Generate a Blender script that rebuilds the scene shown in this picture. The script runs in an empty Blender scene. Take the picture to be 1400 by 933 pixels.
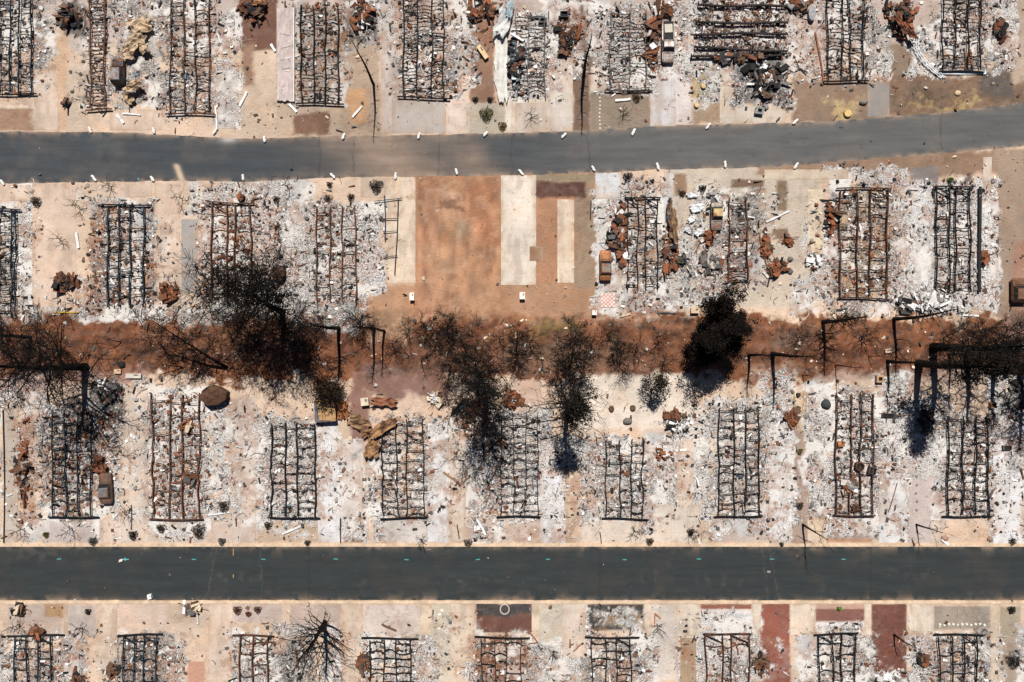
import bpy, math, random
import numpy as np
R = math.radians
S = 0.11                      # metres per plan unit (a plan unit is about 11 cm)
scn = bpy.context.scene
C = scn.collection
# ------------------------------------------------------------------ camera, sky, sun
H = 102.67
cam = bpy.data.objects.new('camera', bpy.data.cameras.new('camera'))
C.objects.link(cam); cam.location = (0, 0, H); cam.rotation_euler = (0, 0, 0)
cam.data.lens = 24; cam.data.sensor_width = 36; cam.data.clip_end = 5000; cam.data.clip_start = 1
scn.camera = cam
SUN_EL = 56
w = bpy.data.worlds.new('World'); scn.world = w; w.use_nodes = True
nt = w.node_tree
sky = nt.nodes.new('ShaderNodeTexSky'); sky.sky_type = 'NISHITA'; sky.sun_disc = False
sky.sun_elevation = R(SUN_EL); sky.sun_rotation = R(0); sky.altitude = 500; sky.air_density = .4; sky.dust_density = .3; sky.ozone_density = .3
bg = nt.nodes['Background']; bg.inputs[1].default_value = 0.05
nt.links.new(sky.outputs[0], bg.inputs[0])
sl = bpy.data.lights.new('sun', 'SUN'); sl.energy = 5.0; sl.angle = R(0.5); sl.color = (1, .955, .89)
so = bpy.data.objects.new('sun', sl); C.objects.link(so)
so.rotation_euler = (R(-(90 - SUN_EL)), 0, 0); so.location = (0, 40, 80)
scn.view_settings.view_transform = 'Standard'; scn.view_settings.look = 'None'
scn.view_settings.exposure = 0.12; scn.view_settings.gamma = 1

rng = np.random.default_rng(7); rnd = random.Random(7)
def PX(px, py): return ((px - 700) * S, (466.5 - py) * S)
# ------------------------------------------------------------------ numpy noise
_T = np.random.default_rng(3).random((512, 512))
def vn(x, y, f, s=0):
    x = np.asarray(x) * f + 31.7 * s + 100; y = np.asarray(y) * f + 17.3 * s + 100
    xi = np.floor(x).astype(int); yi = np.floor(y).astype(int)
    fx = x - xi; fy = y - yi; fx = fx * fx * (3 - 2 * fx); fy = fy * fy * (3 - 2 * fy)
    a = _T[xi % 512, yi % 512]; b = _T[(xi + 1) % 512, yi % 512]
    c = _T[xi % 512, (yi + 1) % 512]; d = _T[(xi + 1) % 512, (yi + 1) % 512]
    return (a * (1 - fx) + b * fx) * (1 - fy) + (c * (1 - fx) + d * fx) * fy
def fbm(x, y, f, s=0, o=4):
    v = 0; a = .5; t = 0
    for k in range(o):
        v = v + a * vn(x, y, f * 2 ** k, s + k * 5); t += a; a *= .55
    return v / t
def sst(a, b, v):
    t = np.clip((v - a) / (b - a), 0, 1); return t * t * (3 - 2 * t)
# ------------------------------------------------------------------ mesh helpers
def mesh_obj(name, verts, faces, mat=None, parent=None, cols=None, smooth=False, attrs=None):
    me = bpy.data.meshes.new(name)
    me.from_pydata([tuple(v) for v in verts] if not isinstance(verts, np.ndarray) else verts.tolist(), [],
                   faces if not isinstance(faces, np.ndarray) else faces.tolist())
    if mat: me.materials.append(mat)
    if cols is not None:
        a = me.attributes.new('Col', 'FLOAT_COLOR', 'POINT')
        c = np.ones((len(verts), 4)); c[:, :3] = cols; a.data.foreach_set('color', c.ravel())
    if attrs is not None:
        a = me.attributes.new('Fx', 'FLOAT_COLOR', 'POINT')
        c = np.ones((len(verts), 4)); c[:, :3] = attrs; a.data.foreach_set('color', c.ravel())
    if smooth: me.polygons.foreach_set('use_smooth', [True] * len(me.polygons))
    me.update()
    o = bpy.data.objects.new(name, me); C.objects.link(o)
    if parent: o.parent = parent
    return o
def tag(o, label=None, cat=None, group=None, kind=None):
    if label: o['label'] = label
    if cat: o['category'] = cat
    if group: o['group'] = group
    if kind: o['kind'] = kind
    return o
def empty(name, loc, label, cat, group=None, rz=0):
    o = bpy.data.objects.new(name, None); C.objects.link(o); o.location = loc; o.rotation_euler = (0, 0, rz)
    return tag(o, label, cat, group)
class MB:
    def __init__(s): s.v = []; s.f = []; s.c = []
    def add(s, vs, fs, col):
        n = len(s.v); s.v += [tuple(v) for v in vs]; s.f += [tuple(i + n for i in f) for f in fs]
        s.c += [col] * len(vs)
    def box(s, c, sz, rz=0, col=(.5, .5, .5), tilt=(0, 0), taper=1.0):
        hx, hy, hz = sz[0] / 2, sz[1] / 2, sz[2] / 2
        ca, sa = math.cos(rz), math.sin(rz); vs = []
        for z in (-hz, hz):
            t = taper if z > 0 else 1
            for x, y in ((-hx, -hy), (hx, -hy), (hx, hy), (-hx, hy)):
                x *= t; y *= t
                zz = z + x * tilt[0] + y * tilt[1]
                vs.append((c[0] + x * ca - y * sa, c[1] + x * sa + y * ca, c[2] + zz))
        s.add(vs, [(0, 3, 2, 1), (4, 5, 6, 7), (0, 1, 5, 4), (1, 2, 6, 5), (2, 3, 7, 6), (3, 0, 4, 7)], col)
    def bar(s, a, b, wd, ht, col):           # flat rectangular bar between two points
        dx, dy, dz = (b[i] - a[i] for i in range(3)); L = math.hypot(dx, dy) or 1e-6
        nx, ny = -dy / L * wd / 2, dx / L * wd / 2; vs = []
        for p in (a, b):
            for sx, z in ((-1, 0), (1, 0), (1, ht), (-1, ht)):
                vs.append((p[0] + nx * sx, p[1] + ny * sx, p[2] + z))
        s.add(vs, [(0, 1, 2, 3), (7, 6, 5, 4), (0, 4, 5, 1), (1, 5, 6, 2), (2, 6, 7, 3), (3, 7, 4, 0)], col)
    def sheet(s, c, w, l, rz, crump, col, seed, th=.03, nx=6, ny=6, base=None, ragged=.12):
        ca, sa = math.cos(rz), math.sin(rz); n = len(s.v)
        r = random.Random(seed)
        for lay in (0, 1):
            r = random.Random(seed)
            for j in range(ny + 1):
                for i in range(nx + 1):
                    x = (i / nx - .5) * w; y = (j / ny - .5) * l
                    if i in (0, nx): x += r.uniform(-1, 1) * ragged * w
                    if j in (0, ny): y += r.uniform(-1, 1) * ragged * l
                    z = max(0, crump * (r.random() * .5 + .9 * float(vn(x + seed * 3.1, y + seed, 1.1, 4)) - .25)) - lay * th
                    k = .8 + .4 * r.random()
                    s.v.append((c[0] + x * ca - y * sa, c[1] + x * sa + y * ca, c[2] + z + th))
                    s.c.append(tuple(q * k for q in col))
        m = (nx + 1) * (ny + 1)
        for j in range(ny):
            for i in range(nx):
                a = n + j * (nx + 1) + i; s.f.append((a, a + 1, a + nx + 2, a + nx + 1))
                a += m; s.f.append((a, a + nx + 1, a + nx + 2, a + 1))
        ring = [j for j in range(nx + 1)] + [(j + 1) * (nx + 1) + nx for j in range(ny)] + \
               [ny * (nx + 1) + nx - 1 - j for j in range(nx)] + [(ny - 1 - j) * (nx + 1) for j in range(ny)]
        for k in range(len(ring) - 1):
            a, b = n + ring[k], n + ring[k + 1]; s.f.append((b, a, a + m, b + m))
    def tube(s, pts, rad, col, n=5, cap=True):
        m0 = len(s.v)
        for k, p in enumerate(pts):
            a = pts[max(0, k - 1)]; b = pts[min(len(pts) - 1, k + 1)]
            d = np.array(b, float) - np.array(a, float); d /= np.linalg.norm(d) + 1e-9
            u = np.cross(d, (0, 0, 1) if abs(d[2]) < .9 else (1, 0, 0)); u /= np.linalg.norm(u); v = np.cross(d, u)
            rr = rad[k] if hasattr(rad, '__len__') else rad
            for q in range(n):
                t = 2 * math.pi * q / n
                s.v.append(tuple(np.array(p) + rr * (math.cos(t) * u + math.sin(t) * v))); s.c.append(col)
        for k in range(len(pts) - 1):
            for q in range(n):
                a = m0 + k * n + q; b = m0 + k * n + (q + 1) % n; s.f.append((a, b, b + n, a + n))
        if cap:
            s.f.append(tuple(m0 + q for q in range(n))); s.f.append(tuple(m0 + (len(pts) - 1) * n + n - 1 - q for q in range(n)))
    def disc(s, c, r, h, col, n=12, jit=0, top=1.0, col2=None):
        rr = [r * (1 + rnd.uniform(-jit, jit)) for _ in range(n)]
        vs = [(c[0] + rr[k] * math.cos(6.2832 * k / n), c[1] + rr[k] * math.sin(6.2832 * k / n), c[2]) for k in range(n)]
        vs += [(c[0] + rr[k] * top * math.cos(6.2832 * k / n), c[1] + rr[k] * top * math.sin(6.2832 * k / n), c[2] + h) for k in range(n)]
        s.add(vs, [(k, (k + 1) % n, n + (k + 1) % n, n + k) for k in range(n)] + [tuple(range(n, 2 * n))], col)
    def build(s, name, mat, parent=None, smooth=False):
        return mesh_obj(name, s.v, s.f, mat, parent, np.array(s.c) if s.c else None, smooth)
# ------------------------------------------------------------------ materials
def node_mat(name):
    m = bpy.data.materials.new(name); m.use_nodes = True; return m, m.node_tree
def N(t, typ, **kw):
    n = t.nodes.new(typ)
    for k, v in kw.items(): setattr(n, k, v)
    return n
def math_n(t, op, a, b=None, clamp=False):
    n = N(t, 'ShaderNodeMath', operation=op); n.use_clamp = clamp
    for i, v in enumerate((a, b)):
        if v is None: continue
        if isinstance(v, (int, float)): n.inputs[i].default_value = v
        else: t.links.new(v, n.inputs[i])
    return n.outputs[0]
def noise(t, vec, sc, det=2, rough=.6):
    n = N(t, 'ShaderNodeTexNoise'); n.inputs['Scale'].default_value = sc; n.inputs['Detail'].default_value = det
    n.inputs['Roughness'].default_value = rough; t.links.new(vec, n.inputs['Vector']); return n.outputs[0]
def mixc(t, fac, a, b):
    n = N(t, 'ShaderNodeMix', data_type='RGBA')
    for sck, v in ((n.inputs[0], fac), (n.inputs[6], a), (n.inputs[7], b)):
        if isinstance(v, tuple): sck.default_value = (*v, 1)
        elif isinstance(v, (int, float)): sck.default_value = v
        else: t.links.new(v, sck)
    return n.outputs[2]
def mapr(t, v, a, b, c=0., d=1.):
    n = N(t, 'ShaderNodeMapRange'); n.clamp = True; t.links.new(v, n.inputs[0])
    for i, q in enumerate((a, b, c, d)): n.inputs[i + 1].default_value = q
    return n.outputs[0]
def ground_material(name, bump=.5, rough=.92):
    m, t = node_mat(name); b = t.nodes['Principled BSDF']; b.inputs['Roughness'].default_value = rough
    b.inputs['Specular IOR Level'].default_value = .25
    g = N(t, 'ShaderNodeNewGeometry').outputs['Position']
    col = N(t, 'ShaderNodeAttribute', attribute_name='Col').outputs['Color']
    fx = N(t, 'ShaderNodeAttribute', attribute_name='Fx').outputs['Color']
    sp = N(t, 'ShaderNodeSeparateColor'); t.links.new(fx, sp.inputs[0])
    n1 = noise(t, g, 2.6, 3, .65); n2 = noise(t, g, 5.5, 3, .7); n3 = noise(t, g, 1.1, 3, .6); n4 = noise(t, g, 11, 2, .6)
    # fine tone variation everywhere
    mul = math_n(t, 'ADD', math_n(t, 'MULTIPLY', n4, .5), .75)
    vm = N(t, 'ShaderNodeVectorMath', operation='SCALE'); t.links.new(col, vm.inputs[0]); t.links.new(mul, vm.inputs['Scale'])
    c = vm.outputs[0]
    # each speckle: noise above (1 - amount)
    def spk(n, amt, lo, hi, wd):
        th = math_n(t, 'SUBTRACT', hi, math_n(t, 'MULTIPLY', amt, hi - lo))
        return math_n(t, 'MULTIPLY', math_n(t, 'SUBTRACT', n, th), 1 / wd, clamp=True)
    if name == 'concrete':
        bk = N(t, 'ShaderNodeTexBrick'); bk.offset = 0; t.links.new(g, bk.inputs['Vector']); bk.inputs['Scale'].default_value = 1; bk.inputs['Brick Width'].default_value = 2.4; bk.inputs['Row Height'].default_value = 2.4; bk.inputs['Mortar Size'].default_value = .035; bk.inputs['Mortar Smooth'].default_value = .4
        c = mixc(t, math_n(t, 'MULTIPLY', bk.outputs['Fac'], .2), c, (.20, .15, .12))
        c = mixc(t, mapr(t, noise(t, g, .35, 4, .7), .5, .75, 0, .35), c, (.40, .29, .22))
    blot = noise(t, g, .55, 6, .75)
    c = mixc(t, mapr(t, blot, .50, .66, 0, .34 if name == 'concrete' else .22), c, (.32, .26, .22))
    grit = noise(t, g, 7.5, 3, .8)
    c = mixc(t, mapr(t, grit, .57, .68, 0, .5), c, (.13, .11, .10))
    c = mixc(t, spk(n1, sp.outputs[0], .44, .74, .07), c, (.63, .605, .58))
    c = mixc(t, spk(n2, sp.outputs[1], .46, .78, .07), c, (.055, .05, .048))
    c = mixc(t, math_n(t, 'MULTIPLY', spk(n3, sp.outputs[2], .45, .76, .08), mapr(t, n2, .42, .56)), c, (.26, .115, .06))
    c = mixc(t, math_n(t, 'MULTIPLY', spk(n4, sp.outputs[0], .50, .80, .05), .8), c, (.82, .82, .83))
    t.links.new(c, b.inputs['Base Color'])
    bp = N(t, 'ShaderNodeBump'); bp.inputs['Strength'].default_value = bump; bp.inputs['Distance'].default_value = .25
    t.links.new(math_n(t, 'ADD', n1, math_n(t, 'MULTIPLY', n2, .6)), bp.inputs['Height']); t.links.new(bp.outputs[0], b.inputs['Normal'])
    return m
def attr_material(name, rough=.8, metal=0., var=.5, sc=3., bump=.2, tint=None):
    m, t = node_mat(name); b = t.nodes['Principled BSDF']; b.inputs['Roughness'].default_value = rough
    b.inputs['Metallic'].default_value = metal; b.inputs['Specular IOR Level'].default_value = .15
    g = N(t, 'ShaderNodeNewGeometry').outputs['Position']
    col = N(t, 'ShaderNodeAttribute', attribute_name='Col').outputs['Color']
    n1 = noise(t, g, sc, 4, .7)
    vm = N(t, 'ShaderNodeVectorMath', operation='SCALE'); t.links.new(col, vm.inputs[0])
    t.links.new(mapr(t, n1, .3, .7, 1 - var, 1 + var), vm.inputs['Scale'])
    c = vm.outputs[0]
    if tint: c = mixc(t, mapr(t, noise(t, g, sc * .6, 3, .7), .48, .62), c, tint)
    t.links.new(c, b.inputs['Base Color'])
    if bump:
        bp = N(t, 'ShaderNodeBump'); bp.inputs['Strength'].default_value = bump; bp.inputs['Distance'].default_value = .05
        t.links.new(n1, bp.inputs['Height']); t.links.new(bp.outputs[0], b.inputs['Normal'])
    return m
M_ground = ground_material('dusty_ground'); M_slab = ground_material('concrete', .12)
M_frag = attr_material('burned_scrap', .85, 0, .3, 2.5, .1)
M_steel = attr_material('heat_scaled_steel', .8, .0, .6, 1.2, .3, tint=(.15, .06, .03))
M_black = attr_material('sooty_steel', .8, .0, .5, 1.2, .3)
M_rust = attr_material('rusty_sheet_metal', .75, .1, .45, 1.5, .3, tint=(.10, .05, .035))
M_clean = attr_material('pale_sheet_metal', .6, 0, .2, 1.5, .1)
M_paint = attr_material('scorched_car_paint', .5, .3, .35, 2.0, .1, tint=(.25, .10, .05))
M_glass, _t = node_mat('dark_opening'); _t.nodes['Principled BSDF'].inputs['Base Color'].default_value = (.012, .012, .013, 1)
_t.nodes['Principled BSDF'].inputs['Roughness'].default_value = .35
M_bark = attr_material('charred_bark', .9, 0, .5, 3, .4)
M_leaf = attr_material('scorched_leaves', .85, 0, .5, .8, 0)
M_green = attr_material('leaves', .7, 0, .4, 2, 0)
def asphalt_material(name):
    m, t = node_mat(name); b = t.nodes['Principled BSDF']; b.inputs['Roughness'].default_value = .8
    b.inputs['Specular IOR Level'].default_value = .3
    g = N(t, 'ShaderNodeNewGeometry').outputs['Position']
    col = N(t, 'ShaderNodeAttribute', attribute_name='Col').outputs['Color']
    mp = N(t, 'ShaderNodeMapping'); t.links.new(g, mp.inputs[0]); mp.inputs['Scale'].default_value = (.12, .9, 1)
    n1 = noise(t, mp.outputs[0], 1.0, 4, .65); n2 = noise(t, g, 14, 2, .7); n3 = noise(t, g, .5, 5, .7)
    k = math_n(t, 'MULTIPLY', mapr(t, n1, .3, .7, .82, 1.2), mapr(t, n2, .3, .7, .88, 1.12))
    vm = N(t, 'ShaderNodeVectorMath', operation='SCALE'); t.links.new(col, vm.inputs[0]); t.links.new(k, vm.inputs['Scale'])
    c = mixc(t, mapr(t, n3, .6, .78, 0, .05), vm.outputs[0], (.13, .11, .095))
    c = mixc(t, mapr(t, noise(t, mp.outputs[0], 3.5, 5, .75), .56, .72, 0, .22), c, (.11, .10, .09))
    c = mixc(t, mapr(t, noise(t, g, 2.2, 3, .8), .68, .72, 0, .5), c, (.16, .15, .14))
    v = N(t, 'ShaderNodeTexVoronoi', feature='DISTANCE_TO_EDGE'); v.inputs['Scale'].default_value = .16
    dv = N(t, 'ShaderNodeVectorMath', operation='ADD'); t.links.new(g, dv.inputs[0])
    nn = N(t, 'ShaderNodeTexNoise'); nn.inputs['Scale'].default_value = .6; nn.inputs['Detail'].default_value = 4; t.links.new(g, nn.inputs['Vector'])
    sc = N(t, 'ShaderNodeVectorMath', operation='SCALE'); t.links.new(nn.outputs['Color'], sc.inputs[0]); sc.inputs['Scale'].default_value = 5
    t.links.new(sc.outputs[0], dv.inputs[1]); t.links.new(dv.outputs[0], v.inputs['Vector'])
    crack = math_n(t, 'MULTIPLY', mapr(t, v.outputs['Distance'], 0, .010, .45, 0), mapr(t, n3, .45, .55))
    c = mixc(t, crack, c, (.02, .02, .02))
    t.links.new(c, b.inputs['Base Color'])
    bp = N(t, 'ShaderNodeBump'); bp.inputs['Strength'].default_value = .15; bp.inputs['Distance'].default_value = .03
    t.links.new(n2, bp.inputs['Height']); t.links.new(bp.outputs[0], b.inputs['Normal'])
    return m
M_asph = asphalt_material('asphalt')

# ------------------------------------------------------------------ burned homes: plan data
# (x0,x1,y0,y1, beam xs, end, colour, rung spacing, missing, ash, rust, inside, label)
HM = [
 (-6,46,-30,128,[-2,13,25,41],'b','blue',12,.35,.6,.3,'g','blue-black chassis cut off by the left edge, first home of the top row'),
 (119,148,-20,149,[122,142],'b','rust',6,.08,.5,.5,'g','narrow rusty ladder-shaped chassis, second of the top row'),
 (228,290,-30,155,[232,251,265,285],'b','mix',13,.6,.75,.3,'g','long chassis with few rungs on grey ash, third in top row'),
 (407,466,5,141,[411,428,444,462],'b','black',15,.35,.55,.7,'b','dark chassis beside the pale pinkish patio cover in the top row'),
 (546,612,-25,133,[551,570,590,606],'b','black',9,.3,.7,.35,'g','chassis between the thin leaning trunk and the big white panel, top row'),
 (702,750,18,136,[706,722,745],'n','grey',10,.25,.9,.25,'w','ash-covered grey chassis just right of the big white panel'),
 (829,887,12,123,[835,862,884],'b','grey',11,.2,.9,.2,'w','grey arched-rung chassis left of the burned pickup in the top row'),
 (1131,1186,-25,110,[1133,1152,1164,1182],'b','black',12,.15,.7,.5,'g','regular dark grid above the brown verge, second from right, top row'),
 (1287,1345,-20,97,[1290,1307,1325,1342],'b','black',12,.2,.75,.35,'g','dark grid chassis ending at a white board, last home of the top row'),
 (-8,24,286,436,[-4,14,20],'t','blue',8,.1,.8,.3,'g','chassis half outside the left edge under the grey road'),
 (136,203,280,421,[146,162,176,196],'t','blue',13,.1,.8,.6,'g','blue-black ladder grid chassis, second home below the grey road'),
 (286,344,277,412,[289,309,320,342],'t','rust',24,.4,.8,.6,'w','rusty twin-pair chassis half under the scorched tree crown'),
 (429,489,280,415,[432,450,467,485],'n','rust',19,.5,1.,.35,'w','rusty four-beam chassis on white ash left of the two-beam carport frame'),
 (856,903,270,398,[858,873,883,900],'t','black',15,.1,.85,.5,'g','soot-black chassis with arched front braces right of the rusty car'),
 (995,1024,268,384,[998,1022],'b','rustd',13,.25,.8,.5,'d','single-wide chassis with a dark upper half behind the burned yellow-grey car'),
 (1148,1217,257,408,[1150,1173,1191,1215],'tb','rustd',15,.15,.85,.75,'y','chassis of two paired ladders with yellowish soil inside'),
 (1279,1332,255,402,[1281,1299,1308,1328],'t','black',12,.15,.95,.35,'w','chassis on white ash above the heap of white pipes'),
 (66,131,560,708,[71,88,105,123],'b','blue',12,.15,.8,.7,'g','dark ladder chassis in the shadow of the big leaning tree at left'),
 (205,274,537,711,[207,231,248,271],'b','rust',20,.45,.95,.6,'w','long rusty chassis below the octagonal brown shed'),
 (369,434,578,709,[371,390,405,430],'b','black',12,.2,1.,.3,'w','black and white grid chassis below the wide tree shadow'),
 (520,582,573,709,[523,542,556,579],'b','black',12,.1,.7,.55,'g','fine dark grid chassis beneath the fallen brown roofing'),
 (681,737,563,707,[685,702,719,735],'b','black',12,.05,.9,.5,'w','chassis half lost in debris between the two broad tree shadows'),
 (826,884,600,710,[829,848,864,880],'b','black',13,.3,.95,.35,'w','short chassis with bowed rungs below the pale sandy yard'),
 (980,1041,555,707,[984,1004,1020,1038],'b','black',12,.08,.85,.3,'w','tidy ladder chassis below the two thin black trunks'),
 (1142,1197,537,706,[1145,1163,1178,1195],'b','mix',17,.3,.95,.5,'w','rust-streaked chassis second from the right above the dark road'),
 (1294,1356,567,707,[1298,1318,1335,1352],'b','black',12,.12,1.,.25,'w','ladder chassis in the shadows of the tall trees at right'),
 (10,82,870,1010,[18,35,51,68],'t','blue',13,.15,.7,.5,'g','first chassis from the left below the dark road'),
 (162,217,869,1010,[167,183,195,213],'t','blue',13,.2,.85,.35,'d','second chassis from the left below the dark road'),
 (318,372,870,1010,[327,345,365],'t','rust',16,.3,.85,.55,'w','rusty chassis left of the fan-shaped bare tree below the dark road'),
 (497,568,874,1010,[505,525,541,561],'t','black',11,.15,.8,.5,'w','chassis right of the fan-shaped bare tree below the dark road'),
 (651,722,873,1010,[659,677,692,713],'t','black',13,.2,.7,.75,'d','chassis in front of the dark red gravel yard below the dark road'),
 (802,873,873,1010,[810,828,844,863],'t','black',12,.2,.85,.5,'g','chassis in front of the sooty black yard below the dark road'),
 (965,1026,868,1010,[966,989,1000,1025],'t','rustd',26,.15,.9,.6,'w','widely paired rusty chassis left of the red gravel strip'),
 (1116,1173,868,1010,[1121,1140,1152,1170],'t','black',20,.4,.9,.3,'w','four-beam chassis between the two red gravel yards'),
 (1280,1347,869,1010,[1286,1303,1320,1337],'t','black',15,.3,.85,.55,'g','last chassis on the right below the dark road'),
]
# ------------------------------------------------------------------ ground painting fields
SO = .62
PEACH = (.60, .435, .31); TAN = (.46, .355, .27); CREAM = (.70, .56, .42); PINKG = (.50, .41, .35); GREYC = (.47, .45, .44)
BROWN = (.30, .165, .095); DBROWN = (.17, .10, .065); RED = (.21, .085, .055); LANE = (.185, .072, .032); CHAR = (.06, .055, .05); OLIVE = (.24, .2, .11)
SOFT = [  # x0,y0,x1,y1,soft,warp,col
 (-900,-900,2300,1900,1,0,PEACH),
 (-900,-400,2300,60,30,20,(.48,.39,.33)),
 (-20,146,47,180,3,1,(.30,.19,.13)), (-20,144,47,148,1,0,CREAM),
 (46,90,120,178,12,6,(.55,.42,.31)), (72,40,92,178,6,5,(.55,.36,.23)),
 (328,-5,380,70,4,2,(.14,.07,.05)), (328,70,378,188,3,2,(.56,.42,.30)), (333,60,348,120,8,5,(.26,.16,.11)),
 (378,140,470,188,6,4,(.46,.34,.24)), (402,155,450,184,6,5,(.17,.095,.065)), (466,40,520,186,10,8,(.36,.27,.20)), (478,120,500,170,6,5,(.46,.27,.15)),
 (612,60,642,182,5,4,(.62,.46,.36)), (642,28,676,142,3,3,(.24,.14,.095)), (640,142,690,184,4,2,(.42,.36,.27)),
 (783,-20,808,183,5,4,(.16,.105,.075)), (808,123,889,180,2,1,(.235,.185,.14)), (703,140,747,182,3,2,(.50,.41,.32)),
 (938,80,988,172,6,5,(.32,.235,.165)), (946,95,970,150,7,6,(.45,.33,.16)), (893,95,945,172,6,4,(.58,.50,.45)),
 (1084,108,1200,170,8,6,(.23,.16,.115)), (1142,140,1168,166,14,18,(.50,.36,.17)), (1212,60,1250,150,6,4,(.25,.18,.13)),
 (1212,105,1420,162,8,6,(.195,.125,.085)), (1245,135,1345,150,12,26,(.36,.26,.13)), (1215,125,1290,140,14,26,(.13,.09,.06)), (1330,118,1400,138,12,24,(.14,.095,.065)), (1355,-20,1420,112,10,8,(.42,.32,.24)), (1340,95,1385,130,8,5,(.10,.085,.075)),
 (200,445,1420,452,6,6,(.36,.22,.14)),
 # empty lot
 (488,388,570,440,12,6,(.42,.24,.145)), (566,236,814,442,3,2,(.37,.195,.11)), (588,262,668,300,16,12,(.43,.24,.145)), (598,272,636,296,12,20,(.20,.105,.065)),
 (620,306,656,330,16,18,(.31,.22,.145)), (570,240,600,440,10,8,(.34,.18,.11)), (785,243,813,440,6,4,(.30,.215,.15)), (596,262,640,276,14,16,(.48,.28,.17)), (735,270,762,388,3,3,(.38,.20,.12)),
 (690,390,812,430,10,8,(.38,.22,.135)), (727,247,801,270,4,3,(.10,.05,.04)), (640,240,684,330,30,16,(.36,.165,.09)), (590,340,670,420,30,26,(.42,.235,.14)),
 (730,238,812,248,3,2,(.28,.22,.15)),
 (812,385,930,432,6,5,(.30,.17,.115)),
 (912,230,1120,420,5,3,(.50,.41,.315)), (922,238,938,268,2,1,(.26,.17,.11)), (1000,246,1045,257,2,1,(.17,.11,.075)), (1062,247,1076,288,3,1,(.20,.14,.09)), (1056,313,1077,328,2,1,(.20,.13,.09)),
 (1040,205,1420,240,8,8,(.27,.175,.12)), (1362,205,1430,440,4,4,(.30,.22,.165)), (1245,228,1282,252,3,2,(.22,.19,.18)), (1385,330,1430,440,8,6,(.30,.17,.12)),
 # lane
 (-900,434,2300,519,7,22,LANE), (-900,447,2300,504,12,22,(.145,.056,.027)), (560,430,900,440,10,7,(.30,.155,.09)), (730,438,780,455,12,6,(.19,.13,.05)),
 (900,446,1180,452,4,3,(.24,.11,.06)), (1050,462,1105,480,8,8,(.15,.085,.06)), (480,500,616,546,6,5,(.22,.125,.10)), (480,540,506,605,6,4,(.24,.135,.11)),
 (60,506,200,524,8,8,(.30,.18,.14)), (1030,502,1080,515,10,6,(.34,.21,.15)), (500,425,560,470,12,10,(.30,.18,.11)),(-20,512,62,548,8,6,(.44,.33,.29)),
 (560,470,900,508,12,12,(.15,.068,.04)), (1120,507,1400,522,8,8,(.38,.28,.23)),(1370,430,1420,470,8,8,(.25,.15,.11)),
 (690,470,850,508,14,12,(.15,.085,.055)),
 (790,512,945,585,8,8,(.66,.55,.44)), (700,520,740,560,8,6,(.52,.36,.27)),
 (1082,590,1108,745,3,3,(.34,.25,.20)), (1242,600,1292,744,5,4,(.50,.41,.36)),
 # front gardens above dark road
 (8,700,52,742,2,1,(.50,.41,.36)), (62,712,135,742,2,1,(.49,.41,.365)), (160,712,285,742,4,3,(.55,.45,.36)), (352,705,433,742,4,3,(.50,.36,.25)),
 (468,707,500,742,1,0,(.20,.085,.06)), (472,706,492,736,3,1,(.38,.27,.21)), (511,710,585,742,2,1,(.56,.49,.43)), (627,708,736,742,4,3,(.55,.42,.33)),
 (793,705,900,742,6,4,(.60,.49,.39)), (970,708,1048,742,3,3,(.47,.37,.31)), (1128,708,1202,738,3,3,(.33,.26,.225)), (1130,737,1196,742,1,0,(.42,.24,.15)),
 # front gardens below dark road
 (10,827,85,868,2,1,(.46,.36,.29)), (94,828,131,872,2,1,(.45,.365,.31)), (60,826,88,845,5,3,(.36,.22,.12)), (160,827,232,870,3,2,(.60,.45,.35)),
 (318,826,386,850,2,1,(.50,.39,.33)), (397,827,466,870,2,1,(.45,.34,.27)), (497,827,573,868,2,1,(.55,.45,.38)), (590,826,616,930,5,3,(.55,.47,.35)),
 (651,826,727,865,1,0,(.13,.06,.045)), (651,826,727,840,4,5,(.055,.05,.05)), (737,826,769,930,3,2,(.52,.45,.35)),
 (803,826,880,862,1,0,(.05,.045,.042)), (825,840,880,858,6,8,(.24,.19,.13)), (890,826,924,930,4,3,(.60,.51,.43)),
 (958,826,1028,833,1,0,(.25,.10,.07)), (958,833,1028,858,3,2,(.66,.60,.55)), (976,838,994,850,2,1,(.25,.16,.11)),
 (1041,826,1080,945,1,1,(.24,.085,.06)), (1115,832,1182,850,1,0,(.22,.10,.08)), (1115,826,1182,832,1,0,(.50,.30,.22)), (1115,850,1182,858,2,1,(.72,.68,.64)),
 (1192,826,1239,945,1,0,(.15,.06,.045)), (1277,829,1353,860,1,0,(.30,.26,.215)), (1367,830,1396,872,1,0,(.34,.29,.22)), (1372,872,1396,945,5,4,(.36,.28,.22)),
 (256,905,280,945,2,1,(.50,.26,.17)), (240,826,285,870,4,3,(.55,.42,.31)),
]
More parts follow.
